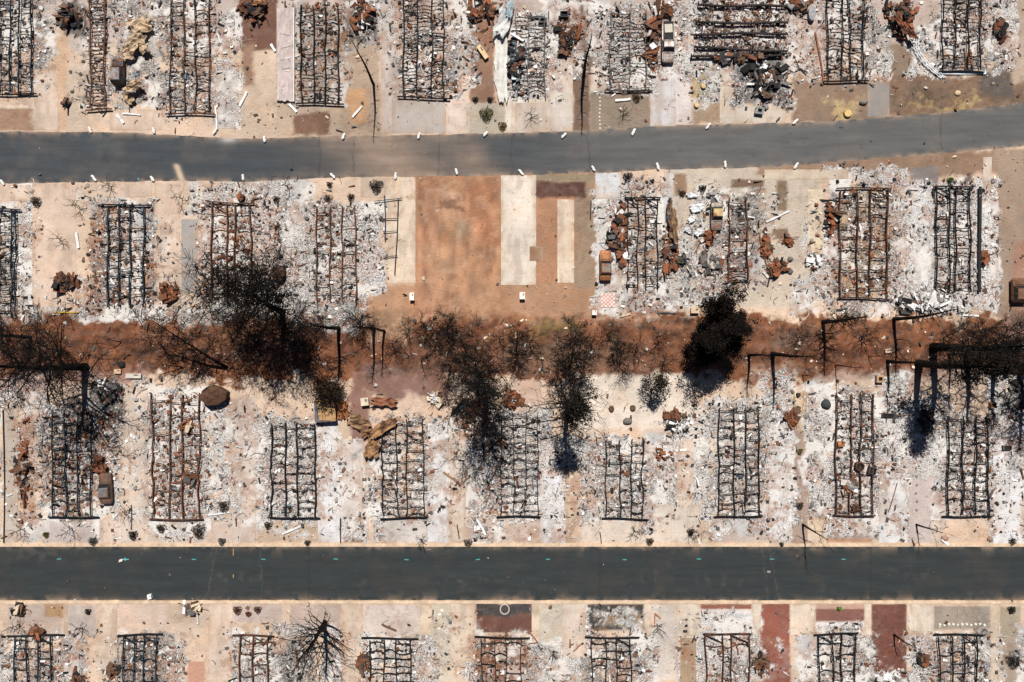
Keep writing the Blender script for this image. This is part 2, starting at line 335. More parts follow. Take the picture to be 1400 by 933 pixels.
# ash fields: x0,y0,x1,y1,soft,strength,tone(1 white .. 0 grey)
ASH = []
for h in HM:
    x0, x1, y0, y1 = h[0], h[1], h[2], h[3]; a = h[9]
    ASH.append((x0 - 14, y0 - 6, x1 + 16, y1 + 5, 16, a, {'w': .8, 'g': .35, 'd': .15, 'b': .3, 'y': .3}[h[11]]))
ASH += [(-10,0,75,120,14,.7,.35),(150,-10,228,150,12,.8,.3),(288,10,332,170,8,.75,.6),(470,-10,550,70,12,.7,.4),(618,-10,650,120,10,.7,.6),
 (735,-10,800,110,10,.85,.5),(800,0,832,100,8,.8,.6),(885,0,950,110,10,.9,.8),(945,-10,1082,150,14,.9,.7),(1080,0,1132,110,10,.8,.6),
 (1186,30,1222,115,10,.8,.6),(1240,40,1290,110,8,.9,.8),(1345,-10,1392,100,10,.8,.7),
 (20,250,55,440,8,.9,.8),(60,380,140,440,12,.7,.6),(100,250,140,300,12,.5,.6),(200,290,240,440,10,.8,.55),(255,245,430,300,14,.85,.7),(340,270,432,430,14,.9,.75),
 (485,270,525,400,8,1.1,.9),(520,265,560,380,6,.5,.8),(390,400,500,450,14,.8,.6),(100,410,320,440,12,.85,.5),
 (812,250,860,420,8,.95,.9),(850,240,912,270,8,.8,.6),(900,300,1000,420,14,.85,.7),(938,258,1000,320,10,.8,.85),(1020,260,1060,400,12,.5,.5),(820,395,930,430,10,.7,.5),
 (1100,270,1150,420,14,.85,.8),(1080,380,1250,430,14,.7,.6),(1130,225,1245,262,12,.8,.7),(1215,260,1245,420,10,.9,.8),(1240,250,1368,425,8,1.0,.95),
 (0,535,66,745,12,.55,.6),(120,520,170,650,10,.8,.4),(130,600,165,740,8,.8,.8),(170,520,210,720,8,.8,.9),(272,540,345,720,12,.9,.8),(335,560,375,720,10,.95,.85),
 (310,660,520,745,20,.35,.7),(430,590,470,700,6,1.0,1.0),(465,640,525,745,14,.8,.85),(580,570,640,700,12,.95,.9),(640,560,690,745,14,.9,.7),(735,600,790,745,12,.95,.95),
 (785,590,830,720,12,.9,.7),(880,590,950,730,14,.9,.8),(935,550,985,740,12,.85,.8),(1040,510,1090,720,12,.95,.8),(1050,590,1085,745,6,1.,1.),(1100,520,1145,720,12,.95,.75),
 (1195,510,1245,740,12,1.,.85),(1240,540,1300,660,12,.9,.7),(1350,510,1420,745,12,1.,.9),(980,540,1060,560,8,.6,.6),
 (1125,705,1200,735,6,.7,.9),(970,705,1048,735,6,.6,.7),(190,705,285,735,8,.7,.8),
 (0,870,14,945,6,.9,.9),(80,870,120,945,8,.85,.6),(130,860,168,945,10,.5,.8),(214,868,250,945,6,.95,.45),(300,860,330,945,8,.9,.9),(370,850,430,945,14,.85,.5),(440,850,475,945,10,.9,.7),
 (470,865,505,945,8,.9,.9),(565,870,600,945,8,.95,.6),(585,840,660,945,16,.4,.7),(637,860,662,945,8,.9,1.),(720,870,805,945,14,.85,.8),(790,826,805,900,4,.9,1.),(810,830,885,875,8,.6,.6),
 (870,860,900,945,8,.95,.7),(925,840,970,945,8,.9,.9),(955,835,1045,880,10,.9,.95),(1025,860,1045,945,6,.9,.7),(1085,860,1120,945,10,.8,.8),(1115,850,1185,870,4,.9,.8),(1170,865,1200,945,8,.95,.5),
 (1238,860,1290,945,10,.9,.8),(1345,870,1372,945,6,.8,.8),(1385,860,1420,945,8,.9,.8),(1045,870,1080,945,8,.35,1.),(1200,910,1240,945,6,.5,1.)]
# soot stains: x0,y0,x1,y1,soft,strength
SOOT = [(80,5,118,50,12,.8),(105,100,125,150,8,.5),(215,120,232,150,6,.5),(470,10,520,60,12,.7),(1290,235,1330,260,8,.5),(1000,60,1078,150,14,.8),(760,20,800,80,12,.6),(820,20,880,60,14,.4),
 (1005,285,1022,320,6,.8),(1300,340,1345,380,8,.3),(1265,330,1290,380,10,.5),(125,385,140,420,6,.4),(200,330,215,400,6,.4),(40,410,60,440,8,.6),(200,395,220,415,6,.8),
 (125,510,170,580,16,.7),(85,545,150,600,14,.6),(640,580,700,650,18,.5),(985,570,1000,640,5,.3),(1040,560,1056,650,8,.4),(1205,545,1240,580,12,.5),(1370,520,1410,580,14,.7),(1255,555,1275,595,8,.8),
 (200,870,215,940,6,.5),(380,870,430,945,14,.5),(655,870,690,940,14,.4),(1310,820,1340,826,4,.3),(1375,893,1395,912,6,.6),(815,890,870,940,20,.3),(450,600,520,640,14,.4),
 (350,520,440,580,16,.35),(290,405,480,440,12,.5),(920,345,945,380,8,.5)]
RUSTY = [(70,235,600,215,16,.0),(200,340,215,420,8,.8),(118,300,142,430,8,.9),(270,270,290,420,8,.8),(340,270,380,420,12,.8),(100,560,120,700,6,.4),(22,570,50,720,6,.9),(130,560,160,660,8,.7),
 (205,630,275,700,10,.6),(555,660,580,700,8,.4),(625,540,670,600,12,.8),(690,600,735,700,12,.3),(885,600,940,640,12,.6),(1060,520,1100,600,10,.5),(1145,640,1175,700,10,.6),(1330,600,1380,700,14,.4),
 (950,320,1040,400,12,.6),(1130,270,1150,400,8,.8),(1217,280,1240,400,8,.7),(890,10,905,110,4,.9),(640,0,700,60,12,.8),(760,10,800,90,12,.7),(1085,0,1135,110,10,.7),(240,0,300,60,14,.4),
 (650,870,720,940,10,.8),(1095,880,1120,945,8,.6),(1265,880,1290,945,8,.8),(600,700,740,745,12,.5),(430,5,470,60,8,.4),(540,20,660,130,20,.4),(960,0,1080,80,14,.5),(1240,0,1290,60,8,.4)]
def soften(c, k=.05):
    l = sum(c) / 3; return tuple((q * (1 - k) + l * k) * (.97 if i == 0 else 1.0 if i == 1 else 1.05) for i, q in enumerate(c)) if l > .3 else c
SOFT = [(a, b, c_, d, s_ * 1.8 + 3, max(wp, 16), col) if 425 < b < 530 and 435 < d < 550 and a > -900 else (a, b, c_, d, s_ + .5, wp + .6, soften(col)) for (a, b, c_, d, s_, wp, col) in SOFT]
def rmask(px, py, r):
    x0, y0, x1, y1, s = r[:5]
    dx = np.maximum(x0 - px, px - x1); dy = np.maximum(y0 - py, py - y1)
    return 1 - sst(-s * .5, s * .5, np.maximum(dx, dy))
def drift(X, Y): return sst(.53, .64, fbm(X, Y, .33, 81) * .75 + fbm(X, Y, 1.6, 83, 3) * .25)
def fields(X, Y):
    px = X / S + 700; py = 466.5 - Y / S
    wx = (fbm(X, Y, .35, 1) - .5) * 26 + (fbm(X, Y, 1.5, 8, 3) - .5) * 12; wy = (fbm(X, Y, .35, 2) - .5) * 26 + (fbm(X, Y, 1.5, 9, 3) - .5) * 12
    A = np.zeros_like(px); T = np.full_like(px, .5); SO_ = np.zeros_like(px); RU = np.zeros_like(px)
    for r in ASH:
        m = rmask(px + wx, py + wy, r) * r[5]; up = m > A * .999; T = np.where(up & (m > .05), r[6] * .7 + T * .3, T); A = np.maximum(A, m)
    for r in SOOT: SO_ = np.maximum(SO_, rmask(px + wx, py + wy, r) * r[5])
    for r in RUSTY: RU = np.maximum(RU, rmask(px + wx, py + wy, r) * r[5])
    return px, py, wx, wy, A, T, SO_, RU
def paint(X, Y, base=None, ashk=1.0):
    px, py, wx, wy, A, T, SD, RU = fields(X, Y)
    if base is None:
        col = np.zeros(px.shape + (3,))
        for x0, y0, x1, y1, s, wp, c in SOFT:
            m = rmask(px + wx * wp / 12, py + wy * wp / 12, (x0, y0, x1, y1, s))[..., None]
            col = col * (1 - m) + np.array(c) * m
        lane = rmask(px, py, (-900, 430, 2300, 516, 20))
    else:
        col = np.zeros(px.shape + (3,)) + np.array(base); lane = 0
    n0 = fbm(X, Y, .18, 11); n1 = fbm(X, Y, .9, 12); n2 = fbm(X, Y, 2.4, 13, 3)
    col = col * (1 + (n0 - .5)[..., None] * .5 + (n1 - .5)[..., None] * (.35 if base is None else .18))
    if base is None:
        lm = np.asarray(lane)[..., None]; g1 = (fbm(X, Y, 1.3, 70, 4) - .5)[..., None]; g2 = (fbm(X * .35, Y, .8, 71, 4) - .5)[..., None]
        col = col * (1 + lm * (g1 * 1.6 + g2 * 1.4))
        dk = sst(.56, .72, fbm(X, Y, .28, 72) * .6 + fbm(X, Y, 1.7, 73, 3) * .4)[..., None] * .6 * lm; col = col * (1 - dk) + np.array([.05, .03, .022]) * dk
    sc = sst(.55, .75, fbm(X, Y, .22, 74) * .5 + fbm(X, Y, 2.2, 75, 3) * .5)[..., None] * (.45 if base is None else .22); col = col * (1 - sc) + col * np.array([.52, .46, .43]) * sc
    if base is None:                          # scraped and tyre-scuffed empty lot
        lm = rmask(px, py, (570, 242, 684, 440, 6))[..., None]; g1 = (fbm(X * 1.4, Y * .5, .7, 91, 5) - .5)[..., None]; g2 = sst(.55, .7, fbm(X * .6, Y, .9, 92, 5))[..., None]
        col = col * (1 + lm * g1 * 1.1); col = col * (1 - lm * g2 * .45) + np.array([.50, .31, .20]) * lm * g2 * .45
    # slight warm stains
    k = sst(.55, .7, fbm(X, Y, .5, 21))[..., None] * .35
    col = col * (1 - k) + col * np.array([1.02, .86, .74]) * k
    for h in HM:                                # earth inside the chassis
        if h[11] in 'ydb':
            m = rmask(px + wx * .3, py + wy * .3, (h[0] + 2, h[2] + 2, h[1] - 2, h[3] - 2, 4)) * (.85 if base is None else 0)
            c = {'y': (.42, .30, .17), 'd': (.20, .16, .14), 'b': (.27, .21, .17)}[h[11]]
            m = m[..., None]; col = col * (1 - m) + np.array(c) * m
    am = sst(.42, .74, A * ashk * .92 + (fbm(X, Y, .7, 14) - .5) * 1.2 + (n2 - .5) * .8)
    tone = np.clip(T * .8 + (fbm(X, Y, .45, 15) - .5) * 2.0 + (n2 - .5) * 1.6, 0, 1)[..., None]
    ashc = np.array([.15, .136, .128]) * (1 - tone) + np.array([.66, .63, .60]) * tone
    bl = sst(.62, .8, fbm(X, Y, .3, 19))[..., None] * .5
    ashc = ashc * (1 - bl) + ashc * np.array([.86, .95, 1.06]) * bl
    fill = am[..., None] * .86
    for h in HM:
        if h[11] in 'ydb': fill = fill * (1 - .45 * rmask(px, py, (h[0], h[2], h[1], h[3], 4))[..., None])
    col = col * (1 - fill) + ashc * fill
    dm = drift(X, Y) * sst(.25, .7, A * ashk) * (1 - .0 * am); col = col * (1 - dm[..., None] * .8) + np.array([.72, .69, .66]) * dm[..., None] * .8
    gm = sst(.60, .72, fbm(X, Y, .26, 82)) * sst(.3, .7, A * ashk) * .55; col = col * (1 - gm[..., None]) + np.array([.30, .31, .325]) * gm[..., None]
    dm = dm * .75
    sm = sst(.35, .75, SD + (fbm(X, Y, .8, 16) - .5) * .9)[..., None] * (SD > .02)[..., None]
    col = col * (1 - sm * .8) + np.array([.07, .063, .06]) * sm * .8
    RU = np.maximum(RU, np.clip(A, 0, 1) * .33 + .38 * sst(.5, .6, fbm(X, Y, .31, 90))); rm = sst(.45, .85, RU + (fbm(X, Y, 1.1, 17) - .5) * 1.0)[..., None] * (RU > .02)[..., None]
    col = col * (1 - rm * .55) + np.array([.25, .115, .06]) * rm * .62
    inh = 0
    for h in HM: inh = np.maximum(inh, rmask(px, py, (h[0] - 8, h[2] - 4, h[1] + 8, h[3] + 4, 14)))
    fx = np.stack([np.clip(am * (.35 + .5 * T) + .12 * (1 - lane), 0, 1), np.clip(.22 + am * .66 + .3 * inh * am + sm[..., 0] * .5 + lane * .3, 0, 1),
                   np.clip(.1 + RU * .9 + am * .22 + inh * .15 + lane * .2, 0, 1)], -1)
    fx = fx * (1 - dm[..., None] * .8); return np.clip(col, .01, .85), fx, A
def sheet_grid(name, xs, ys, z, mat, base=None, ashk=1.0, ncut=None, parent=None):
    X, Y = np.meshgrid(xs, ys); col, fx, A = paint(X, Y, base, ashk)
    if base is not None:                      # soil washed over the slab rims, soot and tyre stains
        ed = np.minimum(np.minimum(X - xs[0], xs[-1] - X), np.minimum(Y - ys[0], ys[-1] - Y))
        m = (sst(.42, .62, fbm(X, Y, .8, 95)) * np.exp(-ed / .55) * .75)[..., None]; col = col * (1 - m) + np.array([.42, .29, .20]) * m
        m = (sst(.56, .70, fbm(X * 1.6, Y * .45, .5, 96)) * .38)[..., None]; col = col * (1 - m) + np.array([.30, .23, .18]) * m
    V = np.stack([X, Y, np.full_like(X, z)], -1).reshape(-1, 3); n = len(xs)
    i, j = np.meshgrid(np.arange(n - 1), np.arange(len(ys) - 1)); a = (j * n + i).ravel()
    F = np.stack([a, a + 1, a + n + 1, a + n], -1)
    return mesh_obj(name, V, F, mat, parent, col.reshape(-1, 3), False, fx.reshape(-1, 3))
core_x = np.arange(-84, 84.01, .22); core_y = np.arange(-60, 60.01, .22)
out = np.array([3, 8, 16, 30, 60, 120, 250, 500, 1200])
xs = np.concatenate([core_x[0] - out[::-1], core_x, core_x[-1] + out]); ys = np.concatenate([core_y[0] - out[::-1], core_y, core_y[-1] + out])
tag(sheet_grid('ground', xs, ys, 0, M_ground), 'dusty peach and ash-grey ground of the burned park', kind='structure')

# ------------------------------------------------------------------ concrete slabs
SL = [  # x0,y0,x1,y1,col,ash factor,name
 (47,95,79,178,(.58,.45,.35),.6,'driveway'),(150,150,228,178,(.60,.46,.35),.4,'driveway'),(293,90,326,176,(.55,.48,.42),.9,'driveway'),
 (521,5,546,182,(.50,.42,.37),.8,'driveway'),(536,136,610,182,(.42,.36,.31),.5,'gravel_yard'),(612,142,640,182,(.58,.47,.38),.6,'driveway'),
 (691,139,702,182,(.62,.53,.43),.3,'path'),(704,141,747,181,(.50,.41,.33),.3,'gravel_yard'),(748,75,783,180,(.58,.50,.42),.7,'driveway'),
 (808,92,831,125,(.64,.57,.50),.4,'patio_slab'),(889,100,924,173,(.52,.48,.46),.7,'driveway'),(984,95,1003,169,(.56,.47,.37),.5,'path'),(1003,146,1074,168,(.55,.46,.37),.5,'path'),
 (1186,112,1216,160,(.24,.225,.215),.3,'driveway'),
 (44,251,104,420,(.60,.44,.33),.35,'driveway'),(0,253,42,275,(.60,.44,.32),.4,'path'),(139,249,208,270,(.56,.42,.32),.6,'path'),(211,251,246,420,(.60,.45,.34),.6,'driveway'),(248,300,271,402,(.30,.29,.285),.5,'patio_slab'),
 (493,243,528,270,(.56,.43,.32),.5,'path'),(530,243,568,388,(.66,.52,.38),.35,'concrete_pad'),(685,240,733,390,(.68,.58,.47),.3,'concrete_pad'),(724,337,742,357,(.27,.15,.09),.1,'dirt_patch'),(762,273,785,387,(.68,.54,.40),.1,'concrete_pad'),
 (814,237,848,272,(.60,.60,.59),.5,'driveway'),(816,285,850,398,(.58,.55,.52),.6,'driveway'),(908,235,921,300,(.58,.57,.57),.4,'path'),(1104,259,1125,346,(.68,.55,.38),.15,'patio_slab'),
 (1045,232,1160,245,(.55,.45,.34),.2,'path'),(1246,256,1279,420,(.58,.57,.57),.8,'driveway'),(1344,215,1356,262,(.58,.48,.40),.4,'path'),(1341,258,1365,425,(.52,.50,.49),.9,'patio_slab'),
 (5,558,25,742,(.45,.38,.31),.3,'driveway'),(168,530,202,740,(.60,.48,.38),.55,'driveway'),(136,712,166,743,(.62,.48,.38),.2,'path'),(312,545,350,742,(.56,.45,.37),.6,'driveway'),(435,575,464,742,(.68,.66,.64),.5,'driveway'),(465,600,496,706,(.64,.56,.50),.5,'driveway'),
 (502,708,511,742,(.64,.50,.38),.1,'path'),(585,578,614,742,(.66,.64,.62),.6,'driveway'),(615,590,637,742,(.62,.50,.40),.4,'path'),(738,640,771,742,(.70,.68,.67),.5,'driveway'),(773,640,793,742,(.60,.44,.31),.3,'path'),
 (895,690,958,742,(.60,.50,.40),.4,'driveway'),(958,712,969,742,(.62,.50,.36),.1,'path'),(925,600,948,690,(.62,.48,.37),.5,'driveway'),(1050,610,1082,742,(.68,.66,.64),.5,'driveway'),(1202,640,1240,742,(.66,.64,.62),.5,'driveway'),(1358,600,1400,743,(.68,.66,.65),.5,'driveway'),
 (1104,708,1127,742,(.60,.46,.32),.2,'path'),(1273,712,1288,742,(.60,.48,.38),.2,'path'),(289,712,312,742,(.58,.46,.38),.4,'path'),
 (131,826,160,900,(.62,.48,.36),.3,'driveway'),(87,827,93,868,(.62,.48,.36),.1,'path'),(285,826,317,945,(.62,.48,.37),.3,'driveway'),(467,826,496,945,(.60,.46,.34),.4,'driveway'),
 (574,826,589,868,(.64,.50,.36),.2,'path'),(617,826,649,905,(.66,.53,.40),.3,'driveway'),(727,826,737,862,(.64,.50,.36),.1,'path'),(769,826,801,900,(.62,.50,.40),.4,'driveway'),(881,826,890,870,(.66,.53,.40),.2,'path'),
 (925,826,957,870,(.64,.54,.42),.2,'driveway'),(1029,826,1040,868,(.62,.54,.44),.3,'path'),(1081,826,1114,868,(.66,.54,.42),.2,'driveway'),(1183,826,1191,868,(.66,.54,.42),.1,'path'),(1240,826,1276,868,(.68,.57,.45),.1,'driveway'),
 (1354,826,1366,945,(.62,.52,.40),.4,'path'),(930,872,952,945,(.34,.25,.16),.2,'gravel_yard'),(1374,520,1400,545,(.5,.42,.38),.6,'patio_slab')]
lv = []
for (x0, y0, x1, y1, c, ak, nm) in SL:
    c = soften(c, .06)
    L = 1
    for (q, ql) in lv:
        if x0 < q[2] and x1 > q[0] and y0 < q[3] and y1 > q[1]: L = max(L, ql + 1)
    lv.append(((x0, y0, x1, y1), L))
    a = PX(x0, y1); b = PX(x1, y0); nx = max(2, int((b[0] - a[0]) / .22)); ny = max(2, int((b[1] - a[1]) / .22))
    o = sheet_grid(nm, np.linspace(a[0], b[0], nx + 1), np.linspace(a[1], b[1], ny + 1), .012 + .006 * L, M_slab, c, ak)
    # thin slab edge
    tag(o, kind='structure')
# ------------------------------------------------------------------ roads
UP = [(-900,176),(0,180),(160,181),(330,190),(420,187),(500,186),(700,182),(830,177),(900,172),(1040,169),(1130,167),(1250,157),(1330,149),(1400,141),(2300,20)]
LO = [(-900,252),(0,251),(150,249),(250,247),(340,249),(400,246),(450,243),(600,241),(700,240),(830,236),(900,232),(1050,229),(1150,221),(1300,209),(1400,200),(2300,90)]
def interp(P, x): return np.interp(x, [p[0] for p in P], [p[1] for p in P])
def road(name, up, lo, z, colf, px0=-900, px1=2300):
    pxs = np.concatenate([np.arange(px0, -40, 60), np.arange(-40, 1440, 2.0), np.arange(1440, px1 + 1, 60)])
    tt = np.linspace(0, 1, 34); U = interp(up, pxs) if not callable(up) else up(pxs); Lw = interp(lo, pxs) if not callable(lo) else lo(pxs)
    jit = (fbm(pxs * S, pxs * 0, .8, 30) - .5) * 3 if name == 'road' else 0
    U = U + jit; Lw = Lw - jit
    P = np.broadcast_to(pxs, (34, len(pxs))); Q = U[None] * (1 - tt[:, None]) + Lw[None] * tt[:, None]
    X = (P - 700) * S; Y = (466.5 - Q) * S
    col = colf(X, Y, P, Q, tt[:, None] + 0 * X)
    V = np.stack([X, Y, np.full_like(X, z)], -1).reshape(-1, 3); n = len(pxs)
    i, j = np.meshgrid(np.arange(n - 1), np.arange(33)); a = (j * n + i).ravel()
    F = np.stack([a, a + n, a + n + 1, a + 1], -1)
    return mesh_obj(name, V, F, M_asph, None, col.reshape(-1, 3))
def blend(c, c2, m): return c * (1 - m[..., None]) + np.array(c2) * m[..., None]
def road1col(X, Y, P, Q, T):
    right = sst(620, 900, P)[..., None]
    c = np.array([.046, .053, .060]) * (1 - right) + np.array([.098, .097, .097]) * right + X[..., None] * 0
    n = fbm(X, Y, .25, 33); n2 = fbm(X, Y, .9, 34)
    d = np.exp(-((P - 530 - (Q - 215) * 1.3) / 75) ** 2) * .85 + np.exp(-((P - 640 - (Q - 215) * .9) / 30) ** 2) * .4
    c = blend(c, (.30, .215, .16), np.clip(d * (.35 + n * 1.1), 0, .75))
    c = blend(c, (.22, .17, .14), sst(.5, .8, n) * .14)
    e = np.maximum(np.exp(-T / .05), np.exp(-(1 - T) / .05)) * sst(.35, .6, n2)
    c = blend(c, (.34, .24, .17), np.clip(e * .8, 0, .8))
    # pale dust tongue near the left
    dd = np.hypot((P - (247 - np.clip(Q - 225, -20, 30) * -.05)), 0) ; m = np.exp(-((P - 248 + (245 - Q) * .35) / 4.0) ** 2) * sst(222, 228, Q)
    c = blend(c, (.55, .42, .31), np.clip(m, 0, .85))
    c = blend(c, (.5, .46, .42), np.exp(-((P - 313) / 12) ** 2 - ((Q - 190) / 5) ** 2) * .8)
    for jx in (437, 483, 600, 700, 805, 1287):
        m = np.exp(-((P - jx - (fbm(X, Y, .5, 40) - .5) * 8) / .9) ** 2) * .5; c = blend(c, (.03, .03, .03), m)
    return c
def road2col(X, Y, P, Q, T):
    c = np.array([.027, .033, .0345]) + X[..., None] * 0
    n = fbm(X, Y, .3, 43); n2 = fbm(X, Y, 1.2, 44, 3)
    c = blend(c, (.045, .041, .038), sst(.5, .75, n) * .5)
    for (a, b, s) in ((640,795,36),(890,790,14),(760,820,24),(500,800,12),(60,760,50),(1140,800,20),(985,795,30),(1240,785,30),(320,790,40),(930,772,18)):
        m = np.exp(-((P - a) / s) ** 2 - ((Q - b) / 9) ** 2) * sst(.52, .68, n2) * .14; c = blend(c, (.20, .175, .15), m)
    e = np.maximum(np.exp(-T / .035), np.exp(-(1 - T) / .035)); e2 = np.maximum(np.exp(-T / .07), np.exp(-(1 - T) / .07)); c = blend(c, (.27, .19, .135), np.clip(e * .5 * sst(.3, .6, n2) + e2 * sst(.58, .70, fbm(X, Y, .35, 46)) * .6, 0, .8))
    for jx in (422, 467, 527, 713, 820, 1190):
        m = np.exp(-((P - jx) / .7) ** 2) * .4; c = blend(c, (.018, .018, .018), m)
    for x0_, sl_ in ((1043, .09), (355, .06), (296, -.2), (1052, .2)):
        m = np.exp(-((P - x0_ - (Q - 750) * sl_ - (fbm(X, Y, 1, 45) - .5) * 6) / .8) ** 2) * .4; c = blend(c, (.10, .095, .09), m)
    return c
rd1 = tag(road('road', UP, LO, .008, road1col), 'grey dusty curving road', kind='structure')
rd2 = tag(road('road', lambda x: 747.5 + 0 * x, lambda x: 821 + 0 * x, .008, road2col), 'dark straight road', kind='structure')
# kerbs of the dark road
for (y0, y1) in ((743.0, 747.5), (821.0, 825.5)):
    k = MB(); n = 420
    for q in range(n):
        a = -150 + q * 4; g = .85 + .3 * float(vn(q * .7, y0, .6, 5))
        A_ = PX(a, y1); B_ = PX(a + 3.97, y0)
        k.box(((A_[0] + B_[0]) / 2, (A_[1] + B_[1]) / 2, .05), (B_[0] - A_[0], B_[1] - A_[1], .1), 0, (.60 * g, .45 * g, .32 * g))
    tag(k.build('kerb', M_clean), 'peach concrete kerb', kind='structure')
mk = MB()
M_mark = M_clean
for x in (81, 266, 361, 459, 556, 654, 749, 855, 956, 1055, 1153):
    m = MB(); a = PX(x + rnd.uniform(-1, 1), 765 + rnd.uniform(-.6, .6)); m.box((a[0], a[1], .0135), (.62, .15, .003), rnd.uniform(-.1, .1), (.06, .32, .30)); m.build('survey_mark', M_mark, rd2)
m = MB(); a = PX(171, 765); m.box((a[0], a[1], .0135), (1.1, .13, .003), 0, (.12, .5, .48)); m.box((a[0], a[1], .0175), (.12, .5, .003), 0, (.12, .5, .48)); m.build('survey_mark', M_mark, rd2)
for (x, y, l) in ((319, 755, 1.0), (319, 788, .5)):
    m = MB(); a = PX(x, y); m.box((a[0], a[1], .0135), (.12, l, .003), 0, (.45, .27, .08)); m.build('survey_mark', M_mark, rd2)
m = MB(); a = PX(189, 245); m.box((a[0], a[1], .0135), (.12, .4, .003), 0, (.12, .5, .5)); m.build('survey_mark', M_mark, rd1)

# ------------------------------------------------------------------ fragments (vectorised)
PAL = {'white': (.69,.67,.65), 'pale': (.46,.41,.37), 'grey': (.24,.22,.21), 'dark': (.09,.085,.085), 'black': (.025,.024,.024), 'rust': (.165,.068,.036), 'orange': (.29,.105,.05), 'brown': (.13,.075,.05), 'cream': (.62,.50,.36), 'blue': (.14,.19,.23)}
MIX = {'ash': (('white',19),('pale',20),('grey',22),('dark',16),('black',15),('rust',7),('brown',7),('blue',1)),
       'rust': (('rust',30),('orange',12),('brown',22),('black',18),('grey',8),('white',8),('pale',4)),
       'soot': (('black',40),('dark',22),('brown',12),('grey',12),('white',9),('rust',7)),
       'dirt': (('brown',38),('dark',22),('pale',16),('cream',12),('white',3),('rust',8))}
def pick(mix, n, r):
    names = [a for a, _ in MIX[mix]]; p = np.array([b for _, b in MIX[mix]], float); p /= p.sum()
    return np.array([PAL[a] for a in names])[r.choice(len(names), n, p=p)]
def frag_mesh(X, Y, cols, smin, smax, r, zbase=.02, flat=.35, long=.25):
    n = len(X); s = smin * (smax / smin) ** (r.random(n) ** 3.1)
    asp = np.where(r.random(n) < long, r.uniform(3, 7, n), r.uniform(1, 1.9, n))
    hx = s * np.sqrt(asp) / 2; hy = s / np.sqrt(asp) / 2; hz = s * flat * r.uniform(.25, 1, n) / 2
    base = np.array([(-1,-1,-1),(1,-1,-1),(1,1,-1),(-1,1,-1),(-1,-1,1),(1,-1,1),(1,1,1),(-1,1,1)], float)
    P = base[None] * np.stack([hx, hy, hz], -1)[:, None] * (1 + r.uniform(-.35, .35, (n, 8, 3)))
    tx = r.normal(0, .28, n); ty = r.normal(0, .28, n); P[..., 2] += P[..., 0] * tx[:, None] + P[..., 1] * ty[:, None]
    a = r.uniform(0, math.pi, n); a = np.where(r.random(n) < .35, np.round(a / (math.pi / 2)) * math.pi / 2 + r.normal(0, .1, n), a)
    ca, sa = np.cos(a)[:, None], np.sin(a)[:, None]
    x = P[..., 0] * ca - P[..., 1] * sa + X[:, None]; y = P[..., 0] * sa + P[..., 1] * ca + Y[:, None]
    z = P[..., 2] - P[..., 2].min(1)[:, None] * .8 + zbase
    V = np.stack([x, y, z], -1).reshape(-1, 3)
    f = np.array([(4,5,6,7),(0,1,5,4),(1,2,6,5),(2,3,7,6),(3,0,4,7)])
    F = (f[None] + (np.arange(n) * 8)[:, None, None]).reshape(-1, 4)
    cc = np.repeat(cols * r.uniform(.7, 1.25, (n, 1)), 8, 0)
    return V, F, np.clip(cc, .01, .85)
r = np.random.default_rng(11)
n = 400000
X = r.uniform(-80, 80, n); Y = r.uniform(-55, 55, n)
px, py, wx, wy, A, T, SD, RU = fields(X, Y)
clump = fbm(X, Y, .5, 51); clump2 = fbm(X, Y, 1.3, 52, 3)
onroad = ((py > interp(UP, px) - 1) & (py < interp(LO, px) + 1)) | ((py > 741) & (py < 828))
dens = A * sst(.42, .66, clump * .5 + clump2 * .5 + .06) * .62 + .02 + SD * .25 + RU * .25
lane_m = (py > 436) & (py < 512); dens = dens * (1 - .72 * drift(X, Y))
dens = np.where(lane_m, .03 + .12 * (clump2 > .6), dens)
for rct in ((821,401,841,421),(821,401,841,421),(531,243,567,388),(686,240,732,390),(763,273,784,387),(570,240,684,440)): dens = np.where((px > rct[0]) & (px < rct[2]) & (py > rct[1]) & (py < rct[3]), dens * .12, dens)
for sl_ in SL:
    if sl_[6] in ('driveway', 'path', 'concrete_pad'):
        dens = np.where((px > sl_[0]) & (px < sl_[2]) & (py > sl_[1]) & (py < sl_[3]), dens * .45, dens)
dens = np.where(onroad, .0012, dens)
keep = r.random(n) < dens
X, Y, px, py, A, SD, RU = (q[keep] for q in (X, Y, px, py, A, SD, RU)); lane_m = lane_m[keep]; n = len(X)
sel = r.random(n); cols = pick('ash', n, r)
cols = np.where((sel < SD * .8)[:, None], pick('soot', n, r), cols); cols = np.where((r.random(n) < RU * .65)[:, None], pick('rust', n, r), cols)
cols = np.where(((A < .25) | lane_m)[:, None], pick('dirt', n, r), cols)
inhome = np.full(n, -1)
for k, h in enumerate(HM): inhome[(px > h[0]) & (px < h[1]) & (py > h[2]) & (py < h[3])] = k
o = inhome < 0
V, F, cc = frag_mesh(X[o], Y[o], cols[o], .06, .46, r)
tag(mesh_obj('scattered_debris', V, F, M_frag, None, cc), 'fine burned rubble scattered over ash, yards and lane', 'debris', kind='stuff')

